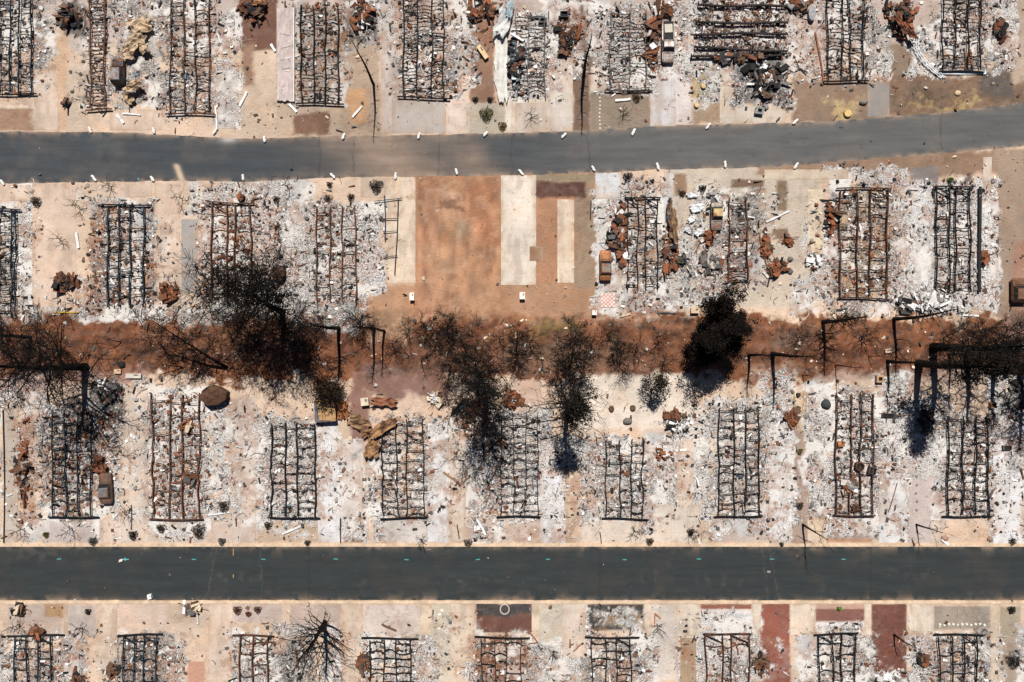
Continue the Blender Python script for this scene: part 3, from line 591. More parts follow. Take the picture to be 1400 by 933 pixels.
r = np.random.default_rng(21); ns = 9000
X2 = r.uniform(-78, 78, ns); Y2 = r.uniform(-53, 53, ns); q_ = fields(X2, Y2); A2 = q_[4]; p2x, p2y = q_[0], q_[1]
ok = (r.random(ns) < A2 * .34 + .02) & ~(((p2y > interp(UP, p2x)) & (p2y < interp(LO, p2x))) | ((p2y > 740) & (p2y < 828)))
MB_ = MB(); rs = random.Random(77)
for x, y in zip(X2[ok], Y2[ok]):
    an = rs.uniform(0, 6.28); cur = rs.uniform(-.5, .5); L = rs.uniform(.12, .34); p = [(x, y, .1)]
    for k in range(rs.randint(2, 6)): an += cur + rs.uniform(-.25, .25); p.append((p[-1][0] + L * math.cos(an), p[-1][1] + L * math.sin(an), rs.uniform(.06, .28)))
    MB_.tube(p, rs.uniform(.015, .05), rs.choice(((.7,.7,.7),(.66,.64,.62),(.02,.02,.02),(.03,.028,.027),(.05,.04,.035),(.2,.09,.05),(.3,.28,.27))), 3, False)
tag(MB_.build('wire_litter', M_frag), 'tangled wires, straps and trim strips littering the ash', 'litter', kind='stuff')
# ------------------------------------------------------------------ home chassis
STEEL = {'blue': ((.022,.038,.052),(.012,.015,.018)), 'rust': ((.13,.062,.04),(.06,.034,.025)), 'mix': ((.05,.035,.03),(.018,.016,.016)), 'black': ((.020,.019,.020),(.013,.012,.012)), 'grey': ((.11,.105,.105),(.06,.055,.055)), 'rustd': ((.065,.036,.026),(.022,.016,.014))}
def ibeam(mb, pts, wd, ht, z, col, rr):
    for k in range(len(pts) - 1):
        a, b = pts[k], pts[k + 1]; g = rr.uniform(.75, 1.3); c = tuple(q * g for q in col)
        mb.bar((a[0], a[1], z + ht - .03 + a[2]), (b[0], b[1], z + ht - .03 + b[2]), wd, .03, c)
        mb.bar((a[0], a[1], z + .03 + a[2]), (b[0], b[1], z + .03 + b[2]), .05, ht - .06, c)
        mb.bar((a[0], a[1], z + a[2]), (b[0], b[1], z + b[2]), wd, .03, c)
for hi, h in enumerate(HM):
    x0, x1, y0, y1, bx, end, ck, sp, miss, ash, ru, ins, lab = h
    rr = random.Random(100 + hi); nr = np.random.default_rng(100 + hi)
    cx, cy = PX((x0 + x1) / 2, (y0 + y1) / 2)
    root = empty('burned_home', (cx, cy, 0), 'burned-out home, ' + lab, 'burned home', 'burned mobile home chassis')
    c1, c2 = STEEL[ck]; mat = M_steel if ck in ('rust', 'mix', 'rustd') else M_black
    Z = .42; HT = .2
    f = 1 - .65 / H                             # plan is measured at the beam tops
    def Q(px_, py_): a = PX(px_, py_); return (a[0] * f - cx, a[1] * f - cy)
    lines = []; bw = (.14 if ck != 'grey' else .11) * rr.uniform(.85, 1.15)
    for b in bx:
        m = MB(); pts = []; K = 14; off = rr.uniform(-.5, .5); bow = rr.uniform(-1.2, 1.2) * (1.6 if ck == 'grey' or ck == 'mix' else 1); ph = rr.uniform(0, 6)
        ya = y0 + rr.uniform(0, 3); yb = y1 - rr.uniform(0, 3)
        for k in range(K + 1):
            t = k / K; xx = b + off + bow * math.sin(t * 3.1 + ph) + .8 * math.sin(t * 11 + ph * 2) + rr.uniform(-.35, .35); yy = ya + (yb - ya) * t
            q = Q(xx, yy); pts.append((q[0], q[1], -.10 * abs(math.sin(t * 4 + ph)) + rr.uniform(-.02, .02)))
        if rr.random() < .45:             # a burnt-through length is missing
            gk = rr.randrange(3, 10); ibeam(m, pts[:gk + 1], bw, HT, Z, c1, rr); p2 = [(p[0] + rr.uniform(-.12, .12), p[1], p[2] - .06) for p in pts[gk + 1:]]
            ibeam(m, [(pts[gk][0], pts[gk][1], -.2)] + p2, bw, HT, Z, c1, rr)
        else: ibeam(m, pts, bw, HT, Z, c1, rr)
        # outrigger stubs
        s0 = rr.uniform(4, 9)
        yy = ya + s0
        while yy < yb:
            t = (yy - ya) / (yb - ya); p = pts[min(K, int(t * K + .5))]; q = Q(b, yy); sd = rr.choice((-1, 1)); ln = rr.uniform(.25, .7)
            if rr.random() < .7: m.bar((p[0], q[1], Z + .08), (p[0] + sd * ln, q[1] + rr.uniform(-.06, .06), Z + rr.uniform(-.2, .1)), .07, .07, c2)
            yy += sp * rr.uniform(.8, 1.1)
        m.build('beam', mat, root); lines.append(pts)
    # piers under the beams
    yy = y0 + sp * .6
    def bx_at(i, yv):
        t = min(1, max(0, (yv - y0) / (y1 - y0))); p = lines[i][min(13, int(t * 14))]; return p
    pairs = [(i, i + 1) for i in range(len(bx) - 1)]
    while yy < y1 - 3:
        for (i, j) in pairs:
            gapw = bx[j] - bx[i]
            pm = miss + (.45 if (len(bx) == 4 and i == 1 and hi % 3) else .1)
            if ck in ('rust', 'rustd') and i == 1 and len(bx) == 4: pm = max(pm, .8)
            if rr.random() < pm * .6: continue
            m = MB(); a = bx_at(i, yy); b = bx_at(j, yy); y_ = yy + rr.uniform(-1.3, 1.3); qa = Q(bx[i], y_); qb = Q(bx[j], y_ + rr.uniform(-1.6, 1.6))
            bow = rr.uniform(-.35, .4) * (1.5 if ck == 'grey' else 1); pts = []
            for k in range(6):
                t = k / 5; pts.append((a[0] + (b[0] - a[0]) * t, qa[1] + (qb[1] - qa[1]) * t + bow * math.sin(math.pi * t), -.12 * math.sin(math.pi * t)))
            g = rr.uniform(.7, 1.4); c = tuple(q * g for q in (c2 if rr.random() < .7 else c1)); wd = rr.uniform(.06, .13)
            for k in range(5):
                m.bar((pts[k][0], pts[k][1], Z + .1 + pts[k][2]), (pts[k + 1][0], pts[k + 1][1], Z + .1 + pts[k + 1][2]), wd, .1, c)
            m.build('crossmember', mat, root)
        yy += sp * rr.uniform(.85, 1.15)
    for e in end:
        if e == 'n': continue
        ye = y1 if e == 'b' else y0; m = MB(); K = 7; pts = []; ex = rr.uniform(1, 4)
        tl = rr.uniform(-1, 1)
        for k in range(K + 1):
            t = k / K; q = Q(x0 - ex + (x1 - x0 + 2 * ex) * t, ye + .7 * math.sin(t * 5 + hi) + tl * (t - .5) * 2); pts.append((q[0], q[1], 0))
        ibeam(m, pts, .17, .2, .3, c2, rr)
        m.build('end_rail', mat, root)
        if e == 't' and len(bx) >= 3:            # drawbar braces at the front
            for (i, j) in ((0, 1), (len(bx) - 2, len(bx) - 1)):
                if rr.random() < .6:
                    m = MB(); a = Q(bx[i], y0 + 1); b = Q(bx[j], y0 + 12); ibeam(m, [(a[0], a[1], 0), (b[0], b[1], 0)], .12, .15, .45, c2, rr)
                    m.build('drawbar', mat, root)
    sel_ = inhome == hi; nn = int(sel_.sum()); extra = int((x1 - x0) * (y1 - y0) * .11)
    Xr = np.concatenate([X[sel_], (nr.uniform(x0, x1, extra) - 700) * S]); Yr = np.concatenate([Y[sel_], (466.5 - nr.uniform(y0, y1, extra)) * S])
    cl = np.concatenate([cols[sel_], pick('rust' if ru > .55 else 'ash', extra, nr)])
    keep = fbm(Xr, Yr, 1.0, 60, 3) + nr.random(len(Xr)) * .3 > .55
    V, F, cc = frag_mesh(Xr[keep] - cx, Yr[keep] - cy, cl[keep], .07, .5, nr, flat=.4)
    tag(mesh_obj('rubble', V, F, M_frag, root, cc), kind='stuff')
    # lengths of bent pipe and wire lying inside
    for _ in range(6):
        m = MB(); a = Q(rr.uniform(x0, x1), rr.uniform(y0, y1)); an = rr.uniform(0, 6.28); p = [(a[0], a[1], .12)]
        for k in range(5): an += rr.uniform(-.7, .7); p.append((p[-1][0] + .45 * math.cos(an), p[-1][1] + .45 * math.sin(an), rr.uniform(.1, .35)))
        m.tube(p, .028, rr.choice(((.04,.035,.035),(.18,.09,.05),(.6,.6,.6))), 4); m.build('pipe', M_frag, root)
# the home lying crosswise in the top row: beams run left to right
root = empty('burned_home', (*PX(1014, 42), 0), 'burned-out mobile home whose dark beams lie crosswise, left to right', 'burned home', 'burned mobile home chassis')
rr = random.Random(5); cx, cy = PX(1014, 42)
for (ya, yb, xa, xb) in ((-14,-12,952,1078),(6,8,955,1078),(30,31,952,1078),(46,45,950,1078),(64,70,950,1078),(77,76,945,1070)):
    m = MB(); pts = []; ph = rr.uniform(0, 6)
    for k in range(15):
        t = k / 14; a = PX(xa + (xb - xa) * t, ya + (yb - ya) * t + .9 * math.sin(t * 7 + ph)); pts.append((a[0] * .993 - cx, a[1] * .993 - cy, -.1 * abs(math.sin(t * 5 + ph))))
    ibeam(m, pts, .24, .3, .4, (.03, .026, .026), rr)
    for k in range(16):
        a = pts[rr.randrange(15)]; m.bar((a[0], a[1], .5), (a[0] + .05, a[1] + rr.uniform(.2, .6), .5), .08, .08, (.03, .025, .025))
    m.build('beam', M_black, root)
for k in range(16):
    x = 960 + k * 7.4 + rr.uniform(-2, 2)
    for (ya, yb) in ((-14, 6), (7, 30), (31, 46), (46, 65)):
        if rr.random() < .45: continue
        m = MB(); a = PX(x, ya); b = PX(x + rr.uniform(-1, 1), yb); m.bar((a[0] - cx, a[1] - cy, .5), (b[0] - cx, b[1] - cy, .48), .06, .07, (.10, .05, .035)); m.build('crossmember', M_steel, root)
nr = np.random.default_rng(9); e = 1500; Xr = (nr.uniform(948, 1080, e) - 700) * S - cx; Yr = (466.5 - nr.uniform(-10, 80, e)) * S - cy
V, F, cc = frag_mesh(Xr, Yr, np.where((nr.random(e) < .4)[:, None], pick('rust', e, nr), pick('ash', e, nr)), .08, .55, nr)
tag(mesh_obj('rubble', V, F, M_frag, root, cc), kind='stuff')
# two-beam carport frame on the concrete pad
root = empty('carport_frame', (*PX(534, 325), 0), 'thin two-beam steel frame lying on ash at the edge of the cream pad', 'carport frame'); cx, cy = PX(534, 325)
for (xa, xb, ya, yb) in ((526, 527, 268, 330), (545, 540, 272, 376)):
    m = MB(); a = PX(xa, ya); b = PX(xb, yb); ibeam(m, [(a[0] - cx, a[1] - cy, 0), ((a[0] + b[0]) / 2 - cx + .1, (a[1] + b[1]) / 2 - cy, -.05), (b[0] - cx, b[1] - cy, 0)], .14, .15, .2, (.04, .045, .055), rr); m.build('beam', M_black, root)
for k, y in enumerate((276, 300, 318, 352)):
    m = MB(); a = PX(512 if k == 0 else 524, y); b = PX(550 if k == 0 else 544, y - 4 if k == 0 else y + rr.uniform(-2, 2)); m.bar((a[0] - cx, a[1] - cy, .3), (b[0] - cx, b[1] - cy, .3), .1, .08, (.05, .045, .045)); m.build('crossmember', M_black, root)

# ------------------------------------------------------------------ scrap heaps
def heap(name, label, cat, px_, py_, rx, ry, mix, n=60, hgt=.8, sheets=3, big=1.0, mat=None, rods=5, seed=None):
    seed = int(px_ * 7 + py_ * 13) if seed is None else seed
    rr = random.Random(seed); nr = np.random.default_rng(seed); cx, cy = PX(px_, py_); rx *= S; ry *= S
    n = int(n * 2.2)
    a = nr.uniform(0, 6.283, n); q = np.sqrt(nr.random(n)) * (1 + .3 * np.sin(a * 3 + seed)) * .8; X_ = q * rx * np.cos(a); Y_ = q * ry * np.sin(a)
    V, F, cc = frag_mesh(X_, Y_, pick(mix, n, nr) if isinstance(mix, str) else np.array([PAL[m] for m in mix])[nr.integers(0, len(mix), n)], .14 * big, 1.0 * big, nr, .03, .5, .3)
    lift = np.repeat(np.clip(1 - q, 0, 1) * nr.random(n) * hgt, 8); V[:, 2] += lift
    m = MB(); m.v = V.tolist(); m.f = [tuple(x) for x in F.tolist()]; m.c = cc.tolist(); m.v = [tuple(v) for v in m.v]; m.c = [tuple(v) for v in m.c]
    pal = [tuple(p) for p in (pick(mix, 8, nr) if isinstance(mix, str) else np.array([PAL[m_] for m_ in mix]))]
    for k in range(sheets):
        t = rr.uniform(0, 6.28); q_ = rr.uniform(0, .6)
        m.sheet((q_ * rx * math.cos(t), q_ * ry * math.sin(t), .1 + rr.random() * hgt * .5), rr.uniform(.35, .9) * big * min(rx, 1.6), rr.uniform(.5, 1.2) * big * min(ry, 1.8), rr.uniform(0, 3), .5, rr.choice(pal), seed + k, .02, 5, 5, ragged=.2)
    for k in range(rods):
        t = rr.uniform(0, 6.28); q_ = rr.uniform(0, .7); p = [(q_ * rx * math.cos(t), q_ * ry * math.sin(t), .1)]; an = rr.uniform(0, 6.28)
        for j in range(4): an += rr.uniform(-.4, .4); p.append((p[-1][0] + .4 * big * math.cos(an), p[-1][1] + .4 * big * math.sin(an), .1 + rr.random() * hgt))
        m.tube(p, .045, rr.choice(pal), 4)
    o = m.build(name, mat or M_frag); o.location = (cx, cy, 0); tag(o, label, cat); return o
HEAPS = [
 ('blackened heap of scrap just left of the narrow rusty ladder chassis',95,25,16,18,('black','black','dark','brown','rust'),70,.9),
 ('small sooty clump on the pale driveway near the grey road at upper left',92,142,5,4,('black','brown'),12,.3),
 ('dark rusty scrap heap at the top of the red soil bed',348,16,24,17,('black','brown','rust','brown'),70,1.),
 ('tangle of burnt orange and black scrap at the top, left of the long thin trunk',498,22,20,24,'rust',80,1.),
 ('wide rusty heap at the top edge left of the big white panel',660,14,28,18,'rust',90,.8),
 ('rust-brown scrap tangle between two ash-grey chassis in the top row',776,52,17,30,'rust',110,.9),
 ('narrow rusty pile squeezed between grey chassis and burned pickup',892,62,8,46,'rust',100,.7),
 ('rusty lumps around the nose of the burned pickup',906,14,16,13,'rust',50,.8),
 ('large soot-black heap below the crosswise chassis',1046,112,32,34,'soot',160,1.),
 ('black and rust scrap strip under the crosswise chassis',1005,80,45,7,'soot',80,.5),
 ('rusty heap at the top edge right of the crosswise chassis',1090,8,20,12,'rust',60,.7),
 ('deep black and rust heap at the top edge left of the last top-row chassis',1230,24,24,30,('black','black','rust','brown','orange'),120,1.2),
 ('black scrap clump on pale ash at the upper right',1366,42,10,17,('black','dark','rust'),40,.6),
 ('dark brown twisted scrap on the wide peach driveway at left',92,387,19,13,('brown','black','rust','brown'),70,.9),
 ('orange-rust heap right of the blue-black ladder chassis',232,400,15,17,('orange','rust','orange','brown'),60,.8),
 ('long rusty scrap ridge between rusty car and soot-black chassis',846,322,13,46,'rust',170,.9),
 ('sooty clump of pipes left of the black chassis above the rusty car',838,325,9,10,('black','dark','grey'),40,.7),
 ('black and rust tangle right of the soot-black chassis',915,348,13,36,'rust',120,.9),
 ('rust heap with a dark box beside the pale rubble',931,357,7,7,('black','rust','dark'),20,.8),
 ('small orange sheets below the burned yellow-grey car',968,325,9,13,('orange','rust','brown'),30,.5),
 ('coiled grey and rust wires on pale ash left of the single-wide chassis',968,360,17,14,('grey','rust','pale','dark'),70,.4),
 ('upright string of orange scraps right of the single-wide chassis',1046,335,6,26,('orange','rust','brown'),50,.5),
 ('pile of orange-brown drums and plates on the beige yard',1060,366,15,14,('orange','brown','rust','black'),45,1.),
 ('small rusty tangle on the beige yard below a square brown bed',1076,330,7,8,('rust','brown','orange'),20,.5),
 ('rusty debris ridge left of the paired-ladder chassis',1136,300,9,28,('rust','black','brown','orange','pale'),80,.6),
 ('white and rust wire tangle beside the cream slab',1111,358,11,14,('white','white','rust','dark'),60,.5),
 ('sooty heap under the white pipes at the edge of the lane',1238,418,16,10,('black','dark','white','brown'),60,.6),
 ('rust clump on white ash right of the black solid bar',1347,352,6,7,('rust','orange','black'),16,.4),
 ('long low rusty strip of rubble on the far left yard',32,640,9,44,'rust',130,.4),
 ('orange-rust heap above the parked burned sedan at left',136,636,11,14,('orange','rust','brown','black'),60,.9),
 ('black ash-crusted rubble mound beside the big leaning tree',150,535,18,16,'soot',140,.6),
 ('orange plates lying inside the long rusty chassis',257,581,9,10,('orange','rust','cream'),30,.5),
 ('orange bent panels near the lower end of the long rusty chassis',258,652,18,6,('orange','rust','dark'),30,.4),
 ('rusty brown heap at the foot of the broad central tree',642,562,18,16,'rust',110,.8),
 ('cream flaky heap topped with white flakes near the central tree',596,545,11,9,('cream','white','cream','brown'),40,.6),
 ('orange strips on ash below the white scrap heap',908,618,13,9,('orange','orange','rust','white'),30,.3),
 ('brown heap behind the white scrap heap in the sandy yard',922,568,18,7,('brown','rust','black'),50,.7),
 ('orange-rust cluster at the end of the yellow-edged bed',1082,572,9,16,('orange','rust','brown'),40,.7),
 ('rusty tangle inside the lower left of the rust-streaked chassis',1160,665,12,14,'rust',50,.5),
 ('sooty rust heap between the tall right-hand trees',1264,575,9,20,('black','dark','brown'),50,.6),
 ('small rust clump above the first chassis below the dark road',52,862,9,6,('rust','orange','brown'),24,.4),
 ('brown brush pile beside the dark road kerb',266,830,13,8,('brown','cream','brown','dark'),60,.6),
 ('rusty clump left of the second chassis below the dark road',156,916,8,10,('brown','rust','black'),30,.6),
 ('rust clump near the bottom edge beside the first chassis',107,926,9,6,('rust','black','brown'),24,.5),
 ('dark pots and rusty cans left of the chassis beside the fan-shaped tree',497,905,9,16,('dark','rust','brown'),34,.7),
 ('rusty heap at the bottom edge left of the red gravel strip',1040,905,10,18,('rust','brown','black'),34,.7),
 ('burnt rubble clump right of the dark red yard at the bottom right',1262,900,8,10,('black','brown','rust'),40,.6),
 ('dark debris heap at the far right edge above the lower road',1390,545,14,24,('black','dark','grey','brown'),80,.6),
 ('rust and soot rubble above the ash-lost chassis',700,545,16,14,'rust',60,.5),
 ('soot-grey rubble under the reach of the broad central tree',667,600,20,26,'soot',120,.4),
 ('scorched brush at the left end of the dark road kerb',28,832,9,8,('black','brown','cream'),40,.5),
]
for lab, a, b, rx, ry, mix, n_, hg in HEAPS: heap('scrap_heap', lab, 'scrap heap', a, b, rx, ry, mix, n_, hg)
heap('pipe_heap', 'heap of bright white pipes and gutters at the right edge of the lane', 'pipe heap', 1268, 414, 26, 13, ('white','white','white','grey'), 50, .8, 3, 1.0, M_clean, 26)
heap('pipe_heap', 'spiky white scrap heap in the pale sandy yard', 'pipe heap', 928, 582, 19, 14, ('white','white','grey','black'), 60, .8, 3, 1.0, M_clean, 26)
heap('pipe_heap', 'white flaky strips heaped on the dark red yard at the bottom', 'pipe heap', 1218, 925, 18, 9, ('white','white','grey'), 50, .4, 1, .8, M_clean, 14)
heap('pipe_heap', 'heap of pale crumpled metal above the burned yellow-grey car', 'pipe heap', 975, 268, 8, 9, ('white','grey','blue'), 30, .6, 4, 1.0, M_clean, 6)
heap('pipe_heap', 'bluish grey metal tangle beside the big white panel', 'pipe heap', 706, 80, 9, 46, ('white','dark','black','blue','rust','black'), 130, .9, 8, 1.0, M_frag, 14)

# ------------------------------------------------------------------ larger sheets
def sheets(name, label, cat, parts, mat, seed):
    cx, cy = PX(parts[0][0], parts[0][1]); m = MB()
    for k, (a, b, w_, l_, rz, z, cr, col) in enumerate(parts):
        p = PX(a, b); m.sheet((p[0] - cx, p[1] - cy, z), w_ * S, l_ * S, R(rz), cr, col, seed + k, .03, 7, 7, ragged=.13)
    o = m.build(name, mat); o.location = (cx, cy, 0); return tag(o, label, cat)
cr_ = (.50, .38, .26)
sheets('roof_sheet', 'crumpled cream roofing sheets on ash right of the dark suv', 'roof sheet', [(195,38,30,26,20,.3,1.3,cr_),(188,62,16,32,-35,.35,1.2,cr_),(200,68,12,18,40,.5,.9,cr_),(178,78,14,12,10,.3,.8,cr_)], M_clean, 3)
sheets('roof_sheet', 'tent-like cream roofing piece over a black gap near the grey road', 'roof sheet', [(186,122,24,12,30,.6,1.2,cr_),(178,136,10,16,50,.2,.8,(.4,.3,.18))], M_clean, 13)
sheets('roof_sheet', 'long white fallen roof panel standing out in the top row', 'roof sheet', [(685,92,17,84,2,.25,.35,(.60,.58,.54)),(688,35,18,42,-18,.5,.8,(.55,.55,.54)),(697,18,9,24,-8,.8,.6,(.35,.43,.47))], M_clean, 23)
br_ = (.33, .185, .09)
sheets('roof_sheet', 'fallen brown roofing sheets at the head of the fine dark grid chassis', 'roof sheet', [(526,583,38,13,35,.5,.9,br_),(492,577,30,18,-20,.3,1.,(.26,.16,.09)),(510,612,18,26,-12,.4,.9,(.29,.165,.085)),(503,592,16,10,30,.3,.8,(.30,.17,.08))], M_rust, 33)
sheets('roof_sheet', 'rust-red bowed sheet lying behind the fine dark grid chassis', 'roof sheet', [(525,549,32,12,-4,.35,.7,(.26,.11,.06))], M_rust, 43)
sheets('roof_sheet', 'long crumpled tan cover lying right of the soot-black chassis', 'roof sheet', [(918,308,11,48,6,.5,1.1,(.27,.17,.10)),(914,288,7,28,-3,.3,.9,(.20,.19,.17))], M_rust, 53)
sheets('roof_sheet', 'orange crumpled sheet with black gap at the top of the red soil bed', 'roof sheet', [(358,8,17,9,-8,.8,.7,(.42,.22,.10))], M_rust, 63)
sheets('roof_sheet', 'rust-brown panel beside the tan metal container', 'roof sheet', [(470,561,14,24,0,.15,.5,(.33,.13,.05))], M_rust, 73)
sheets('metal_sheet', 'white crumpled sheets scattered left of the burned yellow-grey car', 'metal sheet', [(952,285,16,10,10,.15,.5,(.75,.76,.77)),(945,300,12,8,40,.15,.5,(.7,.7,.7)),(955,318,12,8,30,.15,.5,(.74,.74,.74)),(945,268,14,6,0,.15,.4,(.7,.72,.74)),(940,315,10,6,-30,.1,.4,(.6,.62,.65))], M_clean, 83)
sheets('metal_sheet', 'dark rust sheet in the row by the lower right white ash', 'metal sheet', [(1168,694,9,13,15,.2,.6,(.16,.08,.05))], M_rust, 93)
sheets('metal_sheet', 'orange rust panels beside the long black-rust heap near the top right', 'metal sheet', [(1240,50,8,20,40,.9,.6,(.30,.13,.07)),(1226,40,7,22,30,1.0,.6,(.25,.10,.06))], M_rust, 97)
# pale patio cover of the dark chassis in the top row
root = empty('patio_cover', (*PX(391, 76), 0), 'pale pinkish flat patio cover lying left of the dark top-row chassis', 'patio cover')
m = MB(); m.sheet((0, 0, .28), 22.5 * S, 127 * S, 0, .07, (.47, .39, .37), 5, .06, 10, 20, ragged=.01); m.build('panel', M_clean, root)
m = MB(); m.box((11.8 * S, 0, .33), (.13, 128 * S, .12), 0, (.72, .70, .68)); m.box((-11.6 * S, 0, .25), (.08, 127 * S, .14), 0, (.35, .27, .24)); m.build('edge_rail', M_clean, root)
for k in range(9):
    m = MB(); y = rnd.uniform(-55, 55) * S; m.bar((rnd.uniform(-9, -2) * S, y, .36), (rnd.uniform(2, 9) * S, y + rnd.uniform(-.3, .6), .36), .05, .04, (.15, .13, .12) if k % 2 else (.75, .73, .72)); m.build('strip', M_clean, root)

# ------------------------------------------------------------------ boxes, sheds, small items
def octo(px_, py_, r_, h_, col, name, label, cat, mat=M_rust, hole=None, n=8, rz=.3, sq=(1, 1)):
    cx, cy = PX(px_, py_); root = empty(name, (cx, cy, 0), label, cat); m = MB(); rr_ = r_ * S
    jg = [rnd.uniform(.8, 1.1) for _ in range(n)] if n == 8 else [1] * n
    def ring(rad, z): return [(rad * jg[k] * sq[0] * math.cos(6.2832 * k / n + rz), rad * jg[k] * sq[1] * math.sin(6.2832 * k / n + rz), z + (jg[k] - 1) * 1.2 * (z > .3)) for k in range(n)]
    m.add(ring(rr_, 0) + ring(rr_ * .97, h_ * .85), [(k, (k + 1) % n, n + (k + 1) % n, n + k) for k in range(n)], tuple(c * .8 for c in col)); m.build('wall', mat, root)
    m = MB()
    if hole:
        m.add(ring(rr_ * 1.03, h_ * .85) + ring(rr_ * hole, h_ * .9), [(k, (k + 1) % n, n + (k + 1) % n, n + k) for k in range(n)], col); m.build('rim', mat, root)
        m = MB(); m.add(ring(rr_ * .95, h_ * .5), [tuple(range(n))], (.02, .02, .02)); m.build('inner_floor', M_black, root)
    else:
        vs = ring(rr_ * 1.04, h_ * .85) + ring(rr_ * .35, h_ * .97) + [(0, 0, h_ * .9)]
        m.add(vs, [(k, (k + 1) % n, n + (k + 1) % n, n + k) for k in range(n)] + [(n + k, n + (k + 1) % n, 2 * n) for k in range(n)], col); m.build('roof', mat, root)
    return root
octo(298, 540, 17.5, 1.7, (.085, .045, .026), 'garden_shed', 'warped octagonal rust-brown shed above the long rusty chassis', 'shed', sq=(1, .8))
octo(1201, 518, 7, .7, (.42, .27, .15), 'planter_box', 'square tan box with a round dark hole at the lane edge', 'planter', M_clean, .5, 4, math.pi / 4)
octo(1355, 554, 5.5, .7, (.30, .17, .10), 'planter_box', 'small square brown box with a hole beside the right ladder chassis', 'planter', M_clean, .5, 4, math.pi / 4)
octo(1190, 643, 7, .8, (.06, .06, .065), 'metal_bin', 'open black square bin tilted beside the rust-streaked chassis', 'bin', M_black, .75, 4, .5)
octo(1173, 637, 6.5, .8, (.13, .055, .035), 'metal_bin', 'dark rust bin inside the rust-streaked chassis', 'bin', M_rust, .8, 6, .3)
octo(383, 374, 11, 1.1, (.07, .045, .035), 'water_tank', 'dark brown drum-shaped tank under the edge of the scorched crown', 'tank', M_rust, None, 10, .2, (.8, 1))
octo(330, 270, 6, .8, (.30, .12, .06), 'water_tank', 'small orange-rust drum above the rusty twin-pair chassis', 'tank', M_rust, None, 8, .2)
octo(1108, 21, 6, .8, (.3, .3, .31), 'water_tank', 'grey cylinder tank beside the top edge left of the dark grid chassis', 'tank', M_clean, None, 10, .2, (.8, 1.6))
octo(771, 22, 7, .8, (.10, .09, .09), 'metal_bin', 'black rectangular bin at the top beside the rust-brown tangle', 'bin', M_black, .8, 4, .8, (1.1, .8))
octo(742, 30, 7, .7, (.12, .12, .12), 'metal_bin', 'flat dark grey bin on the ash-covered grey chassis', 'bin', M_black, .6, 4, .7, (1.1, .7))
octo(1037, 153, 8, .7, (.25, .25, .25), 'metal_bin', 'grey-topped black bin on the pale strip below the soot-black heap', 'bin', M_black, .5, 4, .6, (1, .8))
octo(929, 357, 5, .8, (.12, .11, .05), 'metal_bin', 'small dark open box right of the black and rust tangle', 'bin', M_black, .7, 4, .8)
octo(1375, 612, 8, .5, (.16, .14, .10), 'metal_bin', 'long dark open trough beside the right ladder chassis', 'bin', M_black, .85, 4, .8, (1, .5))
octo(1213, 568, 9, .4, (.06, .05, .05), 'metal_bin', 'dark curved trough right of the rust-streaked chassis', 'bin', M_black, .85, 4, .75, (1.3, .4))
# tan container with roof boards
root = empty('storage_shed', (*PX(447, 561), 0), 'collapsed tan and dark storage shed at the edge of the lane', 'shed'); m = MB()
m.box((0, 0, .6), (28 * S, 30 * S, 1.2), .05, (.12, .12, .13)); m.build('wall', M_rust, root)
m = MB()
for k in range(5): m.sheet(((-6 + k * 4.6) * S, 0, 1.23), 4.4 * S, 26 * S, .06, .25, (.44, .27, .13), 70 + k, .03, 3, 6, ragged=.05)
m.build('roof', M_clean, root); m = MB(); m.bar((-14 * S, 14 * S, 1.3), (15 * S, 15 * S, 1.35), .25, .1, (.38, .22, .09)); m.build('board', M_clean, root)
def block(px_, py_, w_, l_, h_, rz, col, name, label, cat, mat=M_clean, lid=True):
    cx, cy = PX(px_, py_); root = empty(name, (cx, cy, 0), label, cat, rz=R(rz)); m = MB(); m.box((0, 0, h_ / 2), (w_ * S, l_ * S, h_), 0, col, taper=.96); m.build('body', mat, root)
    m = MB(); m.box((0, 0, h_ + .026), (w_ * S * 1.04, l_ * S * 1.04, .05), 0, tuple(min(.85, c * 1.15) for c in col))
    m.box((w_ * S * .2, l_ * S * .2, h_ + .07), (w_ * S * .3, l_ * S * .3, .04), 0, tuple(c * .35 for c in col)); m.build('lid', mat, root)
block(500, 549, 10, 10, .8, 5, (.55, .47, .36), 'utility_box', 'small cream box left of the rust-red bowed sheet', 'utility box')
block(564, 406, 6, 10, .7, 0, (.72, .68, .60), 'utility_box', 'white meter box on brown soil left of the empty lot', 'utility box')
block(714, 405, 7, 9, .7, 0, (.70, .66, .60), 'utility_box', 'white meter box below the wide cream pad of the empty lot', 'utility box')
block(812, 428, 6, 6, .7, 0, (.70, .66, .60), 'utility_box', 'white square box at the lane edge below the checkered patio', 'utility box')
block(206, 815, 5, 6, .4, 10, (.78, .78, .78), 'white_box', 'small white box lying on the dark road by the lower kerb', 'box')
block(660, 73, 6, 20, .5, 35, (.58, .42, .25), 'wooden_bench', 'tan wooden block lying askew on the brown bed near the white panel', 'bench')
block(949, 425, 11, 7, .6, 0, (.50, .38, .26), 'utility_box', 'tan box beneath the dense black tree at the lane edge', 'utility box')
block(1178, 674, 0.1, 0.1, .1, 0, (.3, .1, .05), 'brick', 'tiny rust block in the rust-streaked chassis', 'brick') if False else None
block(184, 514, 20, 6, .35, 0, (.50, .45, .40), 'pallet', 'pale broken pallet at the lane edge above the tan driveway', 'pallet')
block(1213, 480, 8, 5, .3, 10, (.55, .40, .28), 'utility_box', 'small tan stone block in the lane near the thin right trunks', 'block')
block(1148, 607, 9, 7, .5, 5, (.35, .15, .07), 'fire_box', 'orange box on the left beam of the rust-streaked chassis', 'box', M_rust)
